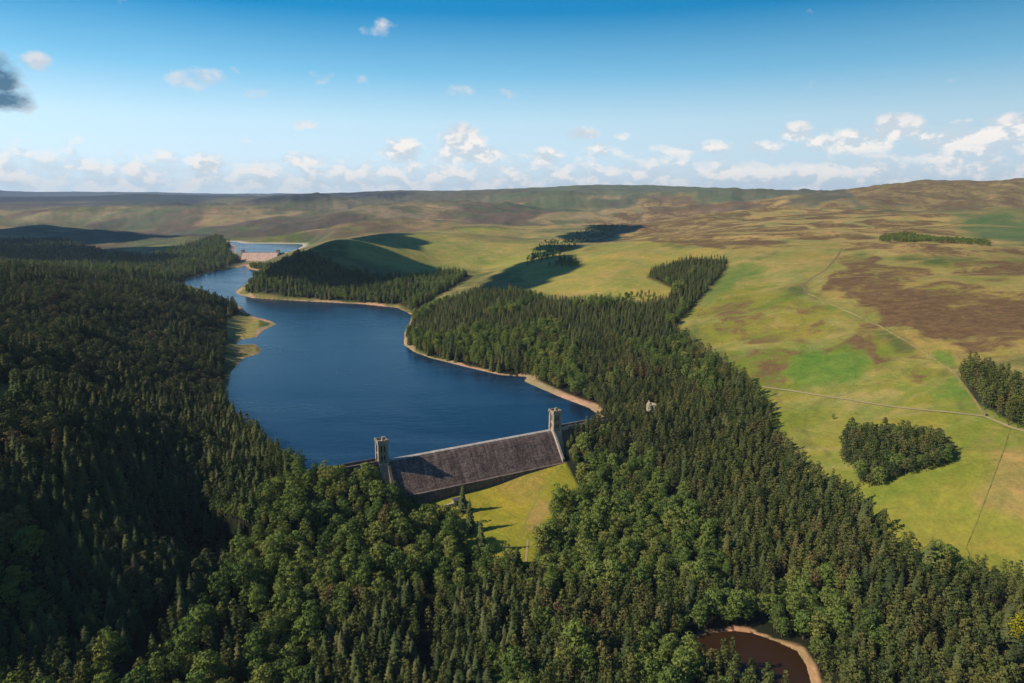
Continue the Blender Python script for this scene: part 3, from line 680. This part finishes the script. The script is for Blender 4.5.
class Kind: pass
KINDS = []
def add_kind(fam, h, rad, crown, mat, tr):
    k = Kind(); k.fam = fam; k.h = h; k.r = rad
    for nm, (v, f), mt in (('trunk', trunk_geo(*tr), m_bark), ('crown', crown, mat)):
        me = bpy.data.meshes.new(nm); me.from_pydata(v, [], f); me.materials.append(mt); me.update(); setattr(k, nm, me)
    v1, f1 = trunk_geo(*tr); v2, f2 = crown; b = len(v1)
    me = bpy.data.meshes.new('tree'); me.from_pydata(list(v1)+list(v2), [], list(f1)+[tuple(i+b for i in q_) for q_ in f2])
    me.materials.append(m_bark); me.materials.append(mat)
    mi = np.zeros(len(me.polygons), np.int32); mi[len(f1):] = 1; me.polygons.foreach_set('material_index', mi); me.update(); k.whole = me
    KINDS.append(k); return len(KINDS)-1
SPR = [add_kind('conifer', 21, 3.0, spruce_geo(21, 3.0, 1), M_spruce, (21, .28, 1)), add_kind('conifer', 18, 3.4, spruce_geo(18, 3.4, 2, 15, 9), M_spruce, (18, .28, 2)), add_kind('conifer', 24, 3.1, spruce_geo(24, 3.1, 3, 19, 8), M_spruce, (24, .3, 3))]
PIN = [add_kind('conifer', 20, 2.9, pine_geo(20, 2.9, 4), M_pine, (18, .26, 4)), add_kind('conifer', 18, 3.4, pine_geo(18, 3.4, 5, 18, 20), M_pine, (17, .26, 5)), add_kind('conifer', 21, 2.6, pine_geo(21, 2.6, 6, 18, 18), M_pine, (19, .24, 6))]
BRO = [add_kind('broadleaf', 14, 3.5, broad_geo(14, 3.5, 7), M_broad, (10, .38, 7)), add_kind('broadleaf', 17, 3.3, broad_geo(17, 3.3, 8, 20, 46), M_broad, (11, .36, 8)), add_kind('broadleaf', 12, 3.0, broad_geo(12, 3.0, 9, 15, 46), M_broad, (9, .3, 9)), add_kind('broadleaf', 15, 4.3, broad_geo(15, 4.3, 10, 22, 48), M_broad, (10, .42, 10))]
PID = [add_kind('conifer', 19, 3.1, pine_geo(19, 3.1, 14, 18, 24), M_spruce, (18, .26, 14)), add_kind('conifer', 16, 3.3, pine_geo(16, 3.3, 15, 16, 26), M_spruce, (15, .26, 15))]
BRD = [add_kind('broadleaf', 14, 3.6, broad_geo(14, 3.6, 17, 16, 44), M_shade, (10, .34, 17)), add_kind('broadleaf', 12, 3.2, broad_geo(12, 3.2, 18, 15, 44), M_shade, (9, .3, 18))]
GOLD = add_kind('broadleaf', 14, 3.4, broad_geo(14, 3.4, 12, 22, 34), M_gold, (10, .3, 12))

# candidate positions: jittered grids
def grid_pts(x0, x1, y0, y1, s):
    gx, gy = np.meshgrid(np.arange(x0, x1, s), np.arange(y0, y1, s*.87)); gx = gx+(np.arange(gx.shape[0]) % 2)[:, None]*s/2
    gx = gx+(rng.random(gx.shape)-.5)*s*.75; gy = gy+(rng.random(gy.shape)-.5)*s*.75
    return gx.ravel(), gy.ravel()
T = dict(x=[], y=[], k=[], s=[], reg=[])
def inpoly(px, py, P): return sdf(px, py, np.array(P, float)) < 0
B1 = [(556,458),(606,432),(650,465),(690,515),(745,560),(730,596),(640,602),(545,598),(530,560),(552,515)]
B2 = [(770,585),(800,575),(860,600),(880,640),(880,720),(820,700),(780,640)]
B3 = [(262,500),(330,478),(372,470),(418,485),(470,530),(500,575),(470,612),(400,600),(330,640),(300,740),(240,740),(250,620),(215,640),(190,680),(140,690),(230,590)]
B4 = [(-100,282),(120,288),(228,318),(230,400),(150,400),(60,400),(-100,420)]
B5 = [(404,345),(412,318),(500,300),(560,330),(600,408),(528,378)]
B6 = [(500,600),(560,600),(640,640),(700,660),(700,760),(480,760)]
PATCH = [[(-20,382),(22,384),(30,391),(20,404),(8,414),(-20,432)], [(223,314),(262,314),(264,341),(226,343)], [(226,344),(262,344),(262,356),(232,356)]]
def woods(region, s, dens, pick, minx, maxx, miny, maxy, rmin=0, rmax=1e9, sc=(.86, 1.14), exclude=True):
    x, y = grid_pts(minx, maxx, miny, maxy, s); r = np.hypot(x, y)
    m_ = (r > rmin) & (r < rmax) & (np.abs(np.arctan2(x, y)) < R(44)); x = x[m_]; y = y[m_]
    z = hz(x, y); px, py, d = project(x, y, z)
    ok = np.zeros(x.shape, bool)
    for P in region: ok |= inpoly(px, py, P)
    ok &= rng.random(x.shape) < dens
    ok &= sdf(x, y, LAKE) > 4.5; ok &= sdf(x, y, POND) > 4
    ok &= sdf(x, y, UPPER) > 25
    if exclude:
        u, t = dam_uv(x, y)
        ok &= ~((t > -8) & (t < 9.5) & (u > U0+8) & (u < -3)) & ~((t > -8) & (t < 13.5) & (u > -4) & (u < LEN+10)) & ~((t > -8) & (t < 6.5) & (u > LEN+8) & (u < U1-12)); ok &= ~((t > -8) & (t < 20) & (u > -3) & (u < LEN+9)); ok &= ~((t > -8) & (t < 45) & (u > 26) & (u < LEN+8))
        ok &= ~((t > -8) & (t < 34) & (u > 8) & (u < LEN+8))
    ok &= ~inpoly(px, py, [(526,376),(545,384),(575,397),(596,406),(594,416),(545,408)])
    ok &= ~inpoly(px, py, LAWN)
    for P in PATCH: ok &= ~inpoly(px, py, P) | (rng.random(x.shape) < .22)
    x = x[ok]; y = y[ok]; px = px[ok]; py = py[ok]
    for X_, Y_, PXX, PYY, rn in zip(x, y, px, py, rng.random(len(x))):
        k, f_ = pick(PXX, PYY, rn, X_, Y_)
        if k is None: continue
        T['x'].append(X_); T['y'].append(Y_); T['k'].append(k); T['s'].append(f_*(sc[0]+(sc[1]-sc[0])*rng.random())); T['reg'].append(0)
_polys = {n_: np.array(p_, float) for n_, p_ in (('B1', B1), ('B2', B2), ('B3', B3), ('B4', B4), ('B5', B5), ('B6', B6))}
def pin(px, py, P):
    ins = False; n_ = len(P); j = n_-1
    for i in range(n_):
        if (P[i][1] > py) != (P[j][1] > py) and px < (P[j][0]-P[i][0])*(py-P[i][1])/(P[j][1]-P[i][1])+P[i][0]: ins = not ins
        j = i
    return ins
GAPS = [np.array(g_, float) for g_ in ([(100,700),(155,620),(190,575),(205,560),(208,568),(180,610),(135,700)], [(418,615),(428,575),(438,600),(430,700),(420,700)], [(550,590),(562,594),(566,632),(556,632)], [(-9,-9),(-8,-9),(-8,-8)])]
def pick_main(px, py, rn, x, y):
    nz = float(vnoise(x/45, y/45)); rl = [lambda L: L[int(rng.random()*len(L))]][0]
    # clearings round the cottage, its view, and the bare patch
    if (x-COTTAGE[0])**2+(y-COTTAGE[1])**2 < 100 or (abs(px-652) < 7 and 411 < py < 422): return None, 0
    if abs(px-673) < 8 and 495 < py < 510: return None, 0
    if abs(px-527) < 7 and 535 < py < 585: return None, 0
    if abs(px-1014) < 9 and 634 < py < 662: return None, 0
    if 425 < px < 458 and 498 < py < 524: return None, 0
    for G in GAPS:
        if pin(px, py, G) and (px < 300 or px > 600 or rng.random() < .8): return None, 0
    b = None
    if pin(px, py, B1): b = .85
    elif pin(px, py, B2): b = .8
    elif pin(px, py, B3): b = .97
    elif pin(px, py, B4): b = .85
    elif pin(px, py, B5): b = .5
    elif pin(px, py, B6): b = .7
    elif px < 330: b = .38
    elif px < 520: b = .3
    else: b = .22
    isb = nz*.72+float(vnoise(x/16+90, y/16))*.28 > .86-b*.72 if 0 < b < .94 else b > .5
    if isb != PASS_B[0]: return None, 0
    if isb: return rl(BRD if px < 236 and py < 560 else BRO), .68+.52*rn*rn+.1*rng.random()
    if py < 345 and px > 400: return (rl(SPR), .60) if rn < .6 else (rl(PIN), .62)
    if px < 250 and py < 620: return (rl(PID), .8+.3*rn) if rng.random() < .6 else (rl(SPR), .75+.35*rn)  # left hillside: darker conifers stand in for the shade of the slope
    if px < 520: return (rl(SPR), .7+.4*rn) if rng.random() < .42 else (rl(PIN), .75+.35*rn)
    if py < 470 and nz < .5: return (rl(PID), .8+.25*rn) if rng.random() < .6 else (rl(PIN), .85)
    return (rl(PIN), .72+.42*rn) if rng.random() < .8 else (rl(SPR if rng.random() < .5 else PID), .7+.4*rn)
PASS_B = [True]
woods([BIG], 6.4, .95, pick_main, -560, 620, 200, 620, rmin=205, rmax=640, sc=(.72, 1.3))
woods([BIG], 6.6, .95, pick_main, -900, 700, 500, 1500, rmin=640, rmax=1500, sc=(.8, 1.05))
PASS_B[0] = False
woods([BIG], 4.6, .95, pick_main, -560, 620, 200, 620, rmin=205, rmax=640, sc=(.72, .98))
woods([BIG], 5.8, .95, pick_main, -900, 700, 500, 1500, rmin=640, rmax=1500, sc=(.8, 1.05))
def pick_far(px, py, rn, x, y): return (BRO[int(rng.random()*4)], 1.0) if rng.random() < .45 else (SPR[int(rng.random()*3)], .85)
woods([FAR2], 8.5, .95, pick_far, -700, -50, 1100, 1800)
woods([FAR1], 13, .95, pick_far, -2300, -300, 1250, 3200, sc=(1.0, 1.5))
woods([[(250,266.5),(260,265.5),(270,266),(272,270),(262,274),(250,270)]], 8, .95, lambda *a: (BRO[int(rng.random()*4)], .8), -800, -400, 1500, 2100)
# copse, conifer block, strips
COPSE = [(838,452),(848,436),(880,436),(905,436),(935,442),(953,452),(950,464),(925,474),(892,480),(872,492),(860,486),(858,472),(843,466)]
BLOCK = [(958,378),(970,372),(1040,394),(1120,412),(1120,480),(1024,432),(1000,422),(978,405)]
def pick_copse(px, py, rn, x, y):
    rim = sdf(np.array([px]), np.array([py]), np.array(COPSE, float))[0] > -8
    return (BRD[int(rng.random()*2)] if rn < .4 else BRO[int(rng.random()*4)], .82) if rim and rn < .7 else (PID[int(rn*2)] if rn > .5 else PIN[int(rng.random()*3)], .84)
n_before = len(T['x'])
woods([COPSE], 4.1, 1.0, pick_copse, 150, 420, 300, 640)
for i in range(n_before, len(T['x'])): T['reg'][i] = 1
n_before = len(T['x'])
woods([BLOCK], 4.8, .98, lambda px, py, rn, x, y: (PIN[int(rng.random()*3)], .9) if rn < .85 else (BRO[int(rng.random()*4)], .7), 250, 700, 300, 900)
for i in range(n_before, len(T['x'])): T['reg'][i] = 2
woods([[(879,238),(905,234),(932,239),(934,243),(880,242)], [(932,240),(990,243),(990,246),(932,243)]], 6.5, .95, lambda *a: (BRO[int(rng.random()*4)], .5), 500, 1400, 900, 2200)
woods([[(616,300),(626,296),(656,295),(656,300),(620,303)], [(545,268),(560,261),(578,262),(580,268)]], 8, .8, lambda *a: (BRO[int(rng.random()*4)], .6) if a[1] > 263 else (SPR[int(rng.random()*3)], .75), 0, 600, 900, 1900)
woods([[(540,244),(600,226),(625,226),(590,240),(560,256),(515,275)]], 12, .35, lambda *a: (BRO[int(rng.random()*4)], .6), -50, 600, 1300, 2600)
woods([[(568,446),(578,436),(592,430),(598,446),(590,462),(576,466),(568,456)]], 5.2, 1.0, lambda *a: (BRO[int(rng.random()*4)], .55), 20, 90, 440, 560, exclude=False)
woods([[(205,512),(255,505),(305,512),(300,548),(250,556),(215,550)]], 3.6, 1.0, lambda *a: (BRO[int(rng.random()*4)], .72), -260, -100, 300, 480)
# a row of conifers beside the outlet hut, lone trees and shrubs
SPECIAL = {}
def special(px, py, k, s, label, name):
    x, y, z = ground(px, py); i = len(T['x'])
    T['x'].append(x); T['y'].append(y); T['k'].append(k); T['s'].append(s); T['reg'].append(9); SPECIAL[i] = (label, name)
special(889, 551, SPR[1], .72, 'lone grey green conifer standing in the field just outside the pine wood', 'conifer_tree')
special(833, 420, BRO[2], .42, 'small dark shrub alone in the field above the copse', 'broadleaf_tree')
special(791, 450, BRO[0], .48, 'brown leafless looking bush in the field beside the wood edge', 'broadleaf_tree')
special(1014, 645, GOLD, 1.15, 'bright yellow tree among dark pines', 'broadleaf_tree')
special(463, 512, SPR[0], 1.05, 'tall conifer beside the outlet hut throwing a shadow over the lawn', 'conifer_tree')
special(470, 532, SPR[2], 1.05, 'narrow conifer at the edge of the lawn, second from the outlet hut', 'conifer_tree')
special(481, 552, SPR[0], 1.1, 'narrow conifer at the edge of the lawn, third from the outlet hut', 'conifer_tree')
special(456, 527, PIN[0], 1.0, 'broad olive conifer just behind the row at the lawn edge below the outlet hut', 'conifer_tree')
special(564, 512, BRO[2], .5, 'small dark round tree alone on the grass between lawn and wood', 'broadleaf_tree')
special(517, 566, SPR[1], .75, 'dark conifer at the foot of the lawn beside the pale path', 'conifer_tree')
special(500, 578, BRO[0], .95, 'round leafy tree standing in the shade at the foot of the lawn', 'broadleaf_tree')
for u_, t_, k_, s_, w_ in ((-9, 12, BRO[0], 1.12, 'large leafy tree nearest the foot of the tower that shades the overflow'), (-22, 12, BRO[1], 1.0, 'tall leafy tree second from the tower foot against the dam wing wall'), (-37, 11, BRO[3], 1.0, 'wide leafy tree against the end of the dam wing wall on the knoll side'),
                        (LEN+15, 9, PID[0], .95, 'dark conifer hard against the wall beside the farther tower'), (LEN+25, 9, SPR[0], .95, 'second dark conifer against the wall beyond the farther tower'), (LEN+36, 8, PID[1], 1.05, 'third dark conifer against the wall beyond the farther tower, next to the beach')):
    p_ = dam(u_, t_); i_ = len(T['x']); T['x'].append(p_[0]); T['y'].append(p_[1]); T['k'].append(k_); T['s'].append(s_); T['reg'].append(9)
    SPECIAL[i_] = (w_, 'tree')
for a in T: T[a] = np.array(T[a])
tz = hz(T['x'], T['y']); th_ = np.array([KINDS[k].h for k in T['k']])*T['s']; tr_ = np.array([KINDS[k].r for k in T['k']])*T['s']
bx, by, bd = project(T['x'], T['y'], tz); tx, ty, td = project(T['x'], T['y'], tz+th_)
print('TREES', len(tz))
# which trees show: paint silhouettes near to far
inv = (tx > -10) & (tx < 1034) & (ty < 690) & (by > 0)
order = np.argsort(bd); buf = np.full((683, 1024), -1, np.int32)
for i in order:
    if not inv[i] or bd[i] > 900: continue
    hw = tr_[i]/bd[i]*F; y0, y1 = ty[i], by[i]
    conic = T['k'][i] in SPR
    ya, yb = max(0, int(y0)), min(683, int(y1)+1)
    for yy in range(ya, yb):
        q_ = (yy-y0)/max(1, y1-y0)
        wd = hw*(q_*.95+.08) if conic else hw*math.sqrt(max(0, 1-(2*min(q_*1.05, 1)-1)**2))*.9
        xa, xb = max(0, int(bx[i]-wd+.5)), min(1024, int(bx[i]+wd+1.5))
        if xa < xb:
            seg = buf[yy, xa:xb]; seg[seg < 0] = i
cnt = np.bincount(buf[buf >= 0], minlength=len(tz))
fam = np.array([KINDS[k].fam for k in T['k']])
indiv = set(SPECIAL)
for fm in ('conifer', 'broadleaf'):
    have = sum(1 for i in SPECIAL if fam[i] == fm)
    c = [i for i in np.argsort(-cnt) if fam[i] == fm and cnt[i] > 0 and i not in SPECIAL][:300-have]
    indiv |= set(int(i) for i in c)

# where each individual stands, in words a viewer can find
def where(i):
    px, py = bx[i], by[i]
    if T['reg'][i] == 1: return 'in the isolated copse on the green field', 'copse'
    if T['reg'][i] == 2: return 'in the walled wood beside the field track', 'block'
    if px > 780 and py > 560 and px < 900: return 'on the slope beyond the brown pool', 'pool slope'
    if px >= 900: return 'in the pine wood below the green field', 'lower pine wood'
    if px > 640 and py > 600: return 'close round the brown pool', 'pool side'
    if px > 560: return ('in the wood between the dam lawn and the pool', 'valley wood') if py > 520 else ('on the wooded slope above the dam lawn', 'upper slope')
    if px > 440: return ('in the valley bottom south of the lawn', 'valley bottom') if py > 560 else ('at the lawn edge under the dam', 'lawn edge')
    if px > 250 and py < 560: return 'on the wooded knoll in front of the battlemented towers', 'knoll'
    if px > 250: return 'on the near side of the wooded knoll', 'near knoll'
    if py > 560: return 'by the shaded ravine under the dark hillside', 'ravine'
    return 'on the dark hillside above the ravine', 'hillside'
hue = lambda k, s: ('narrow dark spruce' if k in SPR else 'dark blunt topped conifer' if k in PID else 'dull dark green broadleaf tree' if k in BRD else 'olive green pine' if k in PIN else 'leafy green broadleaf tree')
def size_word(i): return 'short' if T['s'][i] < .84 else 'tall' if T['s'][i] > 1.02 else 'middling'
for i in sorted(indiv):
    k = KINDS[T['k'][i]]; nm = 'conifer_tree' if k.fam == 'conifer' else 'broadleaf_tree'
    root = empty(nm, (T['x'][i], T['y'][i], tz[i]-.3), rng.random()*6.28); s = float(T['s'][i]); wv = float(.9+.25*rng.random())
    root.scale = (s*wv, s*wv, s)
    if i in SPECIAL: tag(root, SPECIAL[i][0], 'tree')
    else:
        w_, g_ = where(i); lab = f"{size_word(i)} {hue(T['k'][i], s)} {w_}"
        tag(root, lab, 'tree', f"{size_word(i)} {hue(T['k'][i], s)}s, {g_}")
    for pn in ('trunk', 'crown'):
        c = bpy.data.objects.new(pn, getattr(k, pn)); c.parent = root; COL.objects.link(c)

# the rest of the woods: one object per family, geometry nodes
rest = np.array([i for i in range(len(tz)) if i not in indiv])
def forest(name, label, fm):
    ks = [i for i, k in enumerate(KINDS) if k.fam == fm and i != GOLD]
    coll = bpy.data.collections.new(name+'_kinds')
    for n_, i in enumerate(ks):
        o = bpy.data.objects.new(f'{name}_kind_{n_}', KINDS[i].whole); coll.objects.link(o)
    sel = rest[fam[rest] == fm]
    me = bpy.data.meshes.new(name); me.vertices.add(len(sel))
    me.vertices.foreach_set('co', np.stack([T['x'][sel], T['y'][sel], tz[sel]-.3], -1).astype(np.float32).ravel())
    a = me.attributes.new('kind_index', 'INT', 'POINT'); a.data.foreach_set('value', np.array([ks.index(T['k'][i]) for i in sel], np.int32))
    s = T['s'][sel]; wv = .9+.25*rng.random(len(sel))
    a = me.attributes.new('tree_scale', 'FLOAT_VECTOR', 'POINT'); a.data.foreach_set('vector', np.stack([s*wv, s*wv, s], -1).astype(np.float32).ravel())
    a = me.attributes.new('tree_rot', 'FLOAT_VECTOR', 'POINT'); a.data.foreach_set('vector', np.stack([0*s, 0*s, rng.random(len(sel))*6.283], -1).astype(np.float32).ravel())
    o = bpy.data.objects.new(name, me); COL.objects.link(o); tag(o, label, kind='stuff')
    ng = bpy.data.node_groups.new(name, 'GeometryNodeTree')
    ng.interface.new_socket('Geometry', in_out='INPUT', socket_type='NodeSocketGeometry'); ng.interface.new_socket('Geometry', in_out='OUTPUT', socket_type='NodeSocketGeometry')
    gi = ng.nodes.new('NodeGroupInput'); go = ng.nodes.new('NodeGroupOutput'); ip = ng.nodes.new('GeometryNodeInstanceOnPoints')
    ci = ng.nodes.new('GeometryNodeCollectionInfo'); ci.inputs['Collection'].default_value = coll; ci.inputs['Separate Children'].default_value = True; ci.inputs['Reset Children'].default_value = True
    def attr(nm, tp):
        a_ = ng.nodes.new('GeometryNodeInputNamedAttribute'); a_.data_type = tp; a_.inputs['Name'].default_value = nm; return a_.outputs['Attribute']
    ip.inputs['Pick Instance'].default_value = True
    ng.links.new(gi.outputs[0], ip.inputs['Points']); ng.links.new(ci.outputs[0], ip.inputs['Instance'])
    ng.links.new(attr('kind_index', 'INT'), ip.inputs['Instance Index']); ng.links.new(attr('tree_rot', 'FLOAT_VECTOR'), ip.inputs['Rotation']); ng.links.new(attr('tree_scale', 'FLOAT_VECTOR'), ip.inputs['Scale'])
    ng.links.new(ip.outputs[0], go.inputs[0])
    md = o.modifiers.new('trees', 'NODES'); md.node_group = ng
forest('conifer_woods', 'dense conifer woods covering the valley sides', 'conifer')
forest('broadleaf_woods', 'dense broadleaf woods covering the knoll, valley and hillside', 'broadleaf')

# ------------------------------------------------------------------ clouds out over the left-hand hills; their shadows fall on the moor
m_cloud, nt = new_mat('cloud'); principled(nt, (.9, .9, .92), 1, 0)
def cloud(px, py, alt, rx, ry, label, seed):
    x, y, z = ground(px, py); t = (alt-z)/SUN[2]; c = np.array([x, y, z])+SUN*t
    g = np.random.default_rng(seed); import bmesh
    bm = bmesh.new()
    rot = math.atan2(0, 1)
    for k in range(60):
        a = g.random()*6.28; q_ = math.sqrt(g.random())*.85; rr_ = (.30+.22*g.random())*min(rx, ry)
        ret = bmesh.ops.create_icosphere(bm, subdivisions=3, radius=rr_)
        for v in ret['verts']:
            v.co *= 1+.25*(float(vnoise(np.array(v.co.x/rr_*3+k), np.array(v.co.y/rr_*3+v.co.z/rr_*2)))-.5)
            v.co.z = v.co.z*.45 if v.co.z > 0 else v.co.z*.15
            v.co.x += math.cos(a)*q_*rx; v.co.y += math.sin(a)*q_*ry
    me = bpy.data.meshes.new('cloud'); bm.to_mesh(me); bm.free(); me.materials.append(m_cloud); me.shade_smooth()
    o = bpy.data.objects.new('cloud', me); COL.objects.link(o); o.location = c; tag(o, label, 'cloud', 'clouds drifting over the hills')
cloud(348, 264, 900, 150, 150, 'fair weather cloud shading the wooded spur across the lake', 1)
cloud(378, 240, 920, 95, 200, 'small fair weather cloud shading the grass above the spur', 9)
for q_, (cx_, cy_, rx_, ry_, w_) in enumerate(((516,280,70,120,'shading the mouth of the side valley'), (538,264,80,170,'shading the middle of the side valley'), (564,251,85,200,'over the wooded part of the side valley'), (590,238,90,260,'over the upper side valley'), (612,227,90,330,'over the head of the side valley'))):
    cloud(cx_, cy_, 1000, rx_, ry_, 'small cloud '+w_, 20+q_)
cloud(20, 258, 950, 400, 380, 'broad cloud shading the far wooded valley side', 3)
cloud(95, 258, 950, 120, 260, 'cloud shading the far bank of the narrow lake arm', 5)
cloud(100, 612, 620, 24, 46, 'unseen cloud added to darken the ravine under the dark hillside', 11)  # out of view, added only to darken the ravine woods
cloud(160, 552, 640, 18, 40, 'unseen cloud added to darken the foot of the dark hillside', 12)  # second added blocker out of view, darkens the lower slope
cloud(60, 236, 1100, 620, 200, 'broad cloud shading the hills beyond the wooded valley side', 8)

# ------------------------------------------------------------------ haze
mb = MB(); mb.box(-22500, 22500, -4600, 22500, -60, 640)
m_haze = bpy.data.materials.new('haze'); m_haze.use_nodes = True; nt = m_haze.node_tree; nt.nodes.clear()
pv = nt.nodes.new('ShaderNodeVolumePrincipled'); ou = nt.nodes.new('ShaderNodeOutputMaterial')
pv.inputs['Color'].default_value = (.62, .78, .95, 1); pv.inputs['Density'].default_value = 3.2e-5; pv.inputs['Anisotropy'].default_value = 0.1
link(nt, pv.outputs[0], ou.inputs['Volume'])
tag(mb.build('haze', m_haze), 'thin bluish haze over the valley', kind='stuff')

# ------------------------------------------------------------------ sky with cumulus
wd = bpy.data.worlds.new('World'); C.world = wd; wd.use_nodes = True; nt = wd.node_tree; nt.nodes.clear()
tc = nt.nodes.new('ShaderNodeTexCoord').outputs['Generated']
sky = nt.nodes.new('ShaderNodeTexSky'); sky.sky_type = 'NISHITA'; sky.sun_disc = False
sky.sun_elevation = SUN_EL; sky.sun_rotation = math.atan2(SUN[0], SUN[1]); sky.altitude = 300; sky.air_density = 1.0; sky.dust_density = .4; sky.ozone_density = 2.5
sep = nt.nodes.new('ShaderNodeSeparateXYZ'); link(nt, tc, sep.inputs[0])
az = math_n(nt, 'ARCTAN2', sep.outputs[0], sep.outputs[1]); el = math_n(nt, 'ARCSINE', sep.outputs[2])
cmb = nt.nodes.new('ShaderNodeCombineXYZ'); link(nt, az, cmb.inputs[0]); link(nt, math_n(nt, 'MULTIPLY', el, 1.5), cmb.inputs[1])
cmb2 = nt.nodes.new('ShaderNodeCombineXYZ'); link(nt, math_n(nt, 'SUBTRACT', az, .004), cmb2.inputs[0]); link(nt, math_n(nt, 'MULTIPLY', math_n(nt, 'ADD', el, .012), 1.5), cmb2.inputs[1])
nA = noise(nt, cmb.outputs[0], 30, 9, .58, .15).outputs[0]; nB = noise(nt, cmb2.outputs[0], 30, 9, .58, .15).outputs[0]
nL = noise(nt, cmb.outputs[0], 7, 2, .5).outputs[0]
def azel(px, py):
    a, b, c = ray(px, py); return math.atan2(a, b), math.atan2(c, math.hypot(a, b))
def blob(px, py, wx, wy, gain):
    a0, e0 = azel(px, py)
    dx = math_n(nt, 'DIVIDE', math_n(nt, 'SUBTRACT', az, a0), wx/F*.9); dy = math_n(nt, 'DIVIDE', math_n(nt, 'SUBTRACT', el, e0), wy/F*.95)
    d2 = math_n(nt, 'ADD', math_n(nt, 'MULTIPLY', dx, dx), math_n(nt, 'MULTIPLY', dy, dy))
    return math_n(nt, 'MULTIPLY', math_n(nt, 'SUBTRACT', 1.0, d2, clamp=True), gain)
def total(bl):
    s_ = bl[0]
    for b in bl[1:]: s_ = math_n(nt, 'MAXIMUM', s_, b)
    return s_
white = total([blob(385,28,34,11,.30), blob(37,62,18,10,.42), blob(197,78,34,14,.42), blob(322,78,20,10,.30), blob(255,92,24,8,.32), blob(366,80,14,8,.24), blob(465,90,30,9,.26), blob(508,94,14,7,.26), blob(300,124,46,7,.22), blob(237,70,10,6,.28),
   blob(400,152,34,20,.50), blob(462,142,34,26,.62), blob(470,155,60,16,.5), blob(545,158,36,14,.42), blob(600,152,36,14,.36), blob(580,135,26,10,.46), blob(620,136,18,6,.34), blob(305,162,44,16,.40), blob(208,166,34,15,.46), blob(45,170,60,12,.42), blob(130,172,60,9,.34),
   blob(797,131,22,12,.52), blob(850,142,60,16,.52), blob(898,128,28,16,.62), blob(975,140,70,20,.56), blob(1010,126,34,14,.6), blob(690,150,70,14,.34), blob(760,148,40,10,.36), blob(950,160,80,14,.40)])
dark = total([blob(-8,76,30,28,.56), blob(2,98,36,15,.5)])
# loose bank along the horizon
band = ramp(nt, el, [(0.0, .36), (R(1.0)+.0, .43), (R(2.2), .38), (R(3.4), .20), (R(4.8), 0)])
dens0 = math_n(nt, 'MAXIMUM', math_n(nt, 'MAXIMUM', white, band), dark)
dens = math_n(nt, 'MULTIPLY', math_n(nt, 'SUBTRACT', math_n(nt, 'ADD', nA, dens0), .68), 3.6, clamp=True)
up = math_n(nt, 'MULTIPLY', math_n(nt, 'ADD', math_n(nt, 'SUBTRACT', nA, nB), .045), 8.5, clamp=True)
wsp = ramp(nt, el, [(R(4.6), 0), (R(6.6), 1)])
ccol = mixc(nt, up, (8.6, 9.9, 10.8), (14.2, 13.3, 12.4))
ccol = mixc(nt, math_n(nt, 'MULTIPLY', wsp, .6), ccol, (8.6, 8.5, 9.2))
ccol = mixc(nt, math_n(nt, 'MULTIPLY', dark, 2.2, clamp=True), ccol, (1.0, 2.5, 4.0))
hs = nt.nodes.new('ShaderNodeHueSaturation'); hs.inputs['Hue'].default_value = .487; hs.inputs['Saturation'].default_value = 1.3; hs.inputs['Value'].default_value = 1.0; link(nt, sky.outputs[0], hs.inputs['Color'])
air = ramp(nt, el, [(0, (.60, .70, .75)), (R(2.5), (.56, .69, .76)), (R(6), (.45, .63, .72)), (R(9.5), (.17, .43, .62)), (R(14), (.002, .200, .43)), (R(40), (.010, .10, .34)), (1.0, (.01, .07, .26))])
tilt = math_n(nt, 'ADD', math_n(nt, 'MULTIPLY', az, -.25), 1.0)
airv = mixc(nt, 1.0, mixc(nt, 1.0, air, (17, 17.5, 18), 'MULTIPLY'), tilt, 'MULTIPLY')
fade_h = ramp(nt, el, [(0, .5), (R(2.0), .85), (R(4.6), .95), (R(6.6), .8)])
skyc = mixc(nt, math_n(nt, 'MULTIPLY', dens, math_n(nt, 'MAXIMUM', fade_h, math_n(nt, 'MULTIPLY', dark, 2.5, clamp=True))), mixc(nt, .97, hs.outputs[0], airv), ccol)
bg = nt.nodes.new('ShaderNodeBackground'); bg.inputs[1].default_value = .065; link(nt, skyc, bg.inputs[0])
wo = nt.nodes.new('ShaderNodeOutputWorld'); link(nt, bg.outputs[0], wo.inputs[0])

# ------------------------------------------------------------------ sun, camera, render settings
sl = bpy.data.lights.new('sun', 'SUN'); sl.energy = 5.0; sl.angle = R(.5); sl.color = (1.0, .90, .76)
so = bpy.data.objects.new('sun', sl); COL.objects.link(so)
from mathutils import Vector
so.rotation_euler = Vector(SUN).to_track_quat('Z', 'Y').to_euler()
cam = bpy.data.cameras.new('camera'); cam.lens = 24.01; cam.sensor_width = 36; cam.clip_start = 1; cam.clip_end = 60000
co = bpy.data.objects.new('camera', cam); COL.objects.link(co); co.location = (0, 0, H); co.rotation_euler = (math.pi/2-PITCH, 0, 0); C.camera = co
C.view_settings.view_transform = 'Standard'; C.view_settings.look = 'None'; C.view_settings.gamma = 1; C.view_settings.use_curve_mapping = False
C.view_settings.exposure = .22
C.cycles.use_denoising = True
C.cycles.max_bounces = 5; C.cycles.diffuse_bounces = 1; C.cycles.glossy_bounces = 2; C.cycles.transmission_bounces = 3; C.cycles.volume_bounces = 0; C.cycles.transparent_max_bounces = 6
C.cycles.caustics_reflective = False; C.cycles.caustics_refractive = False
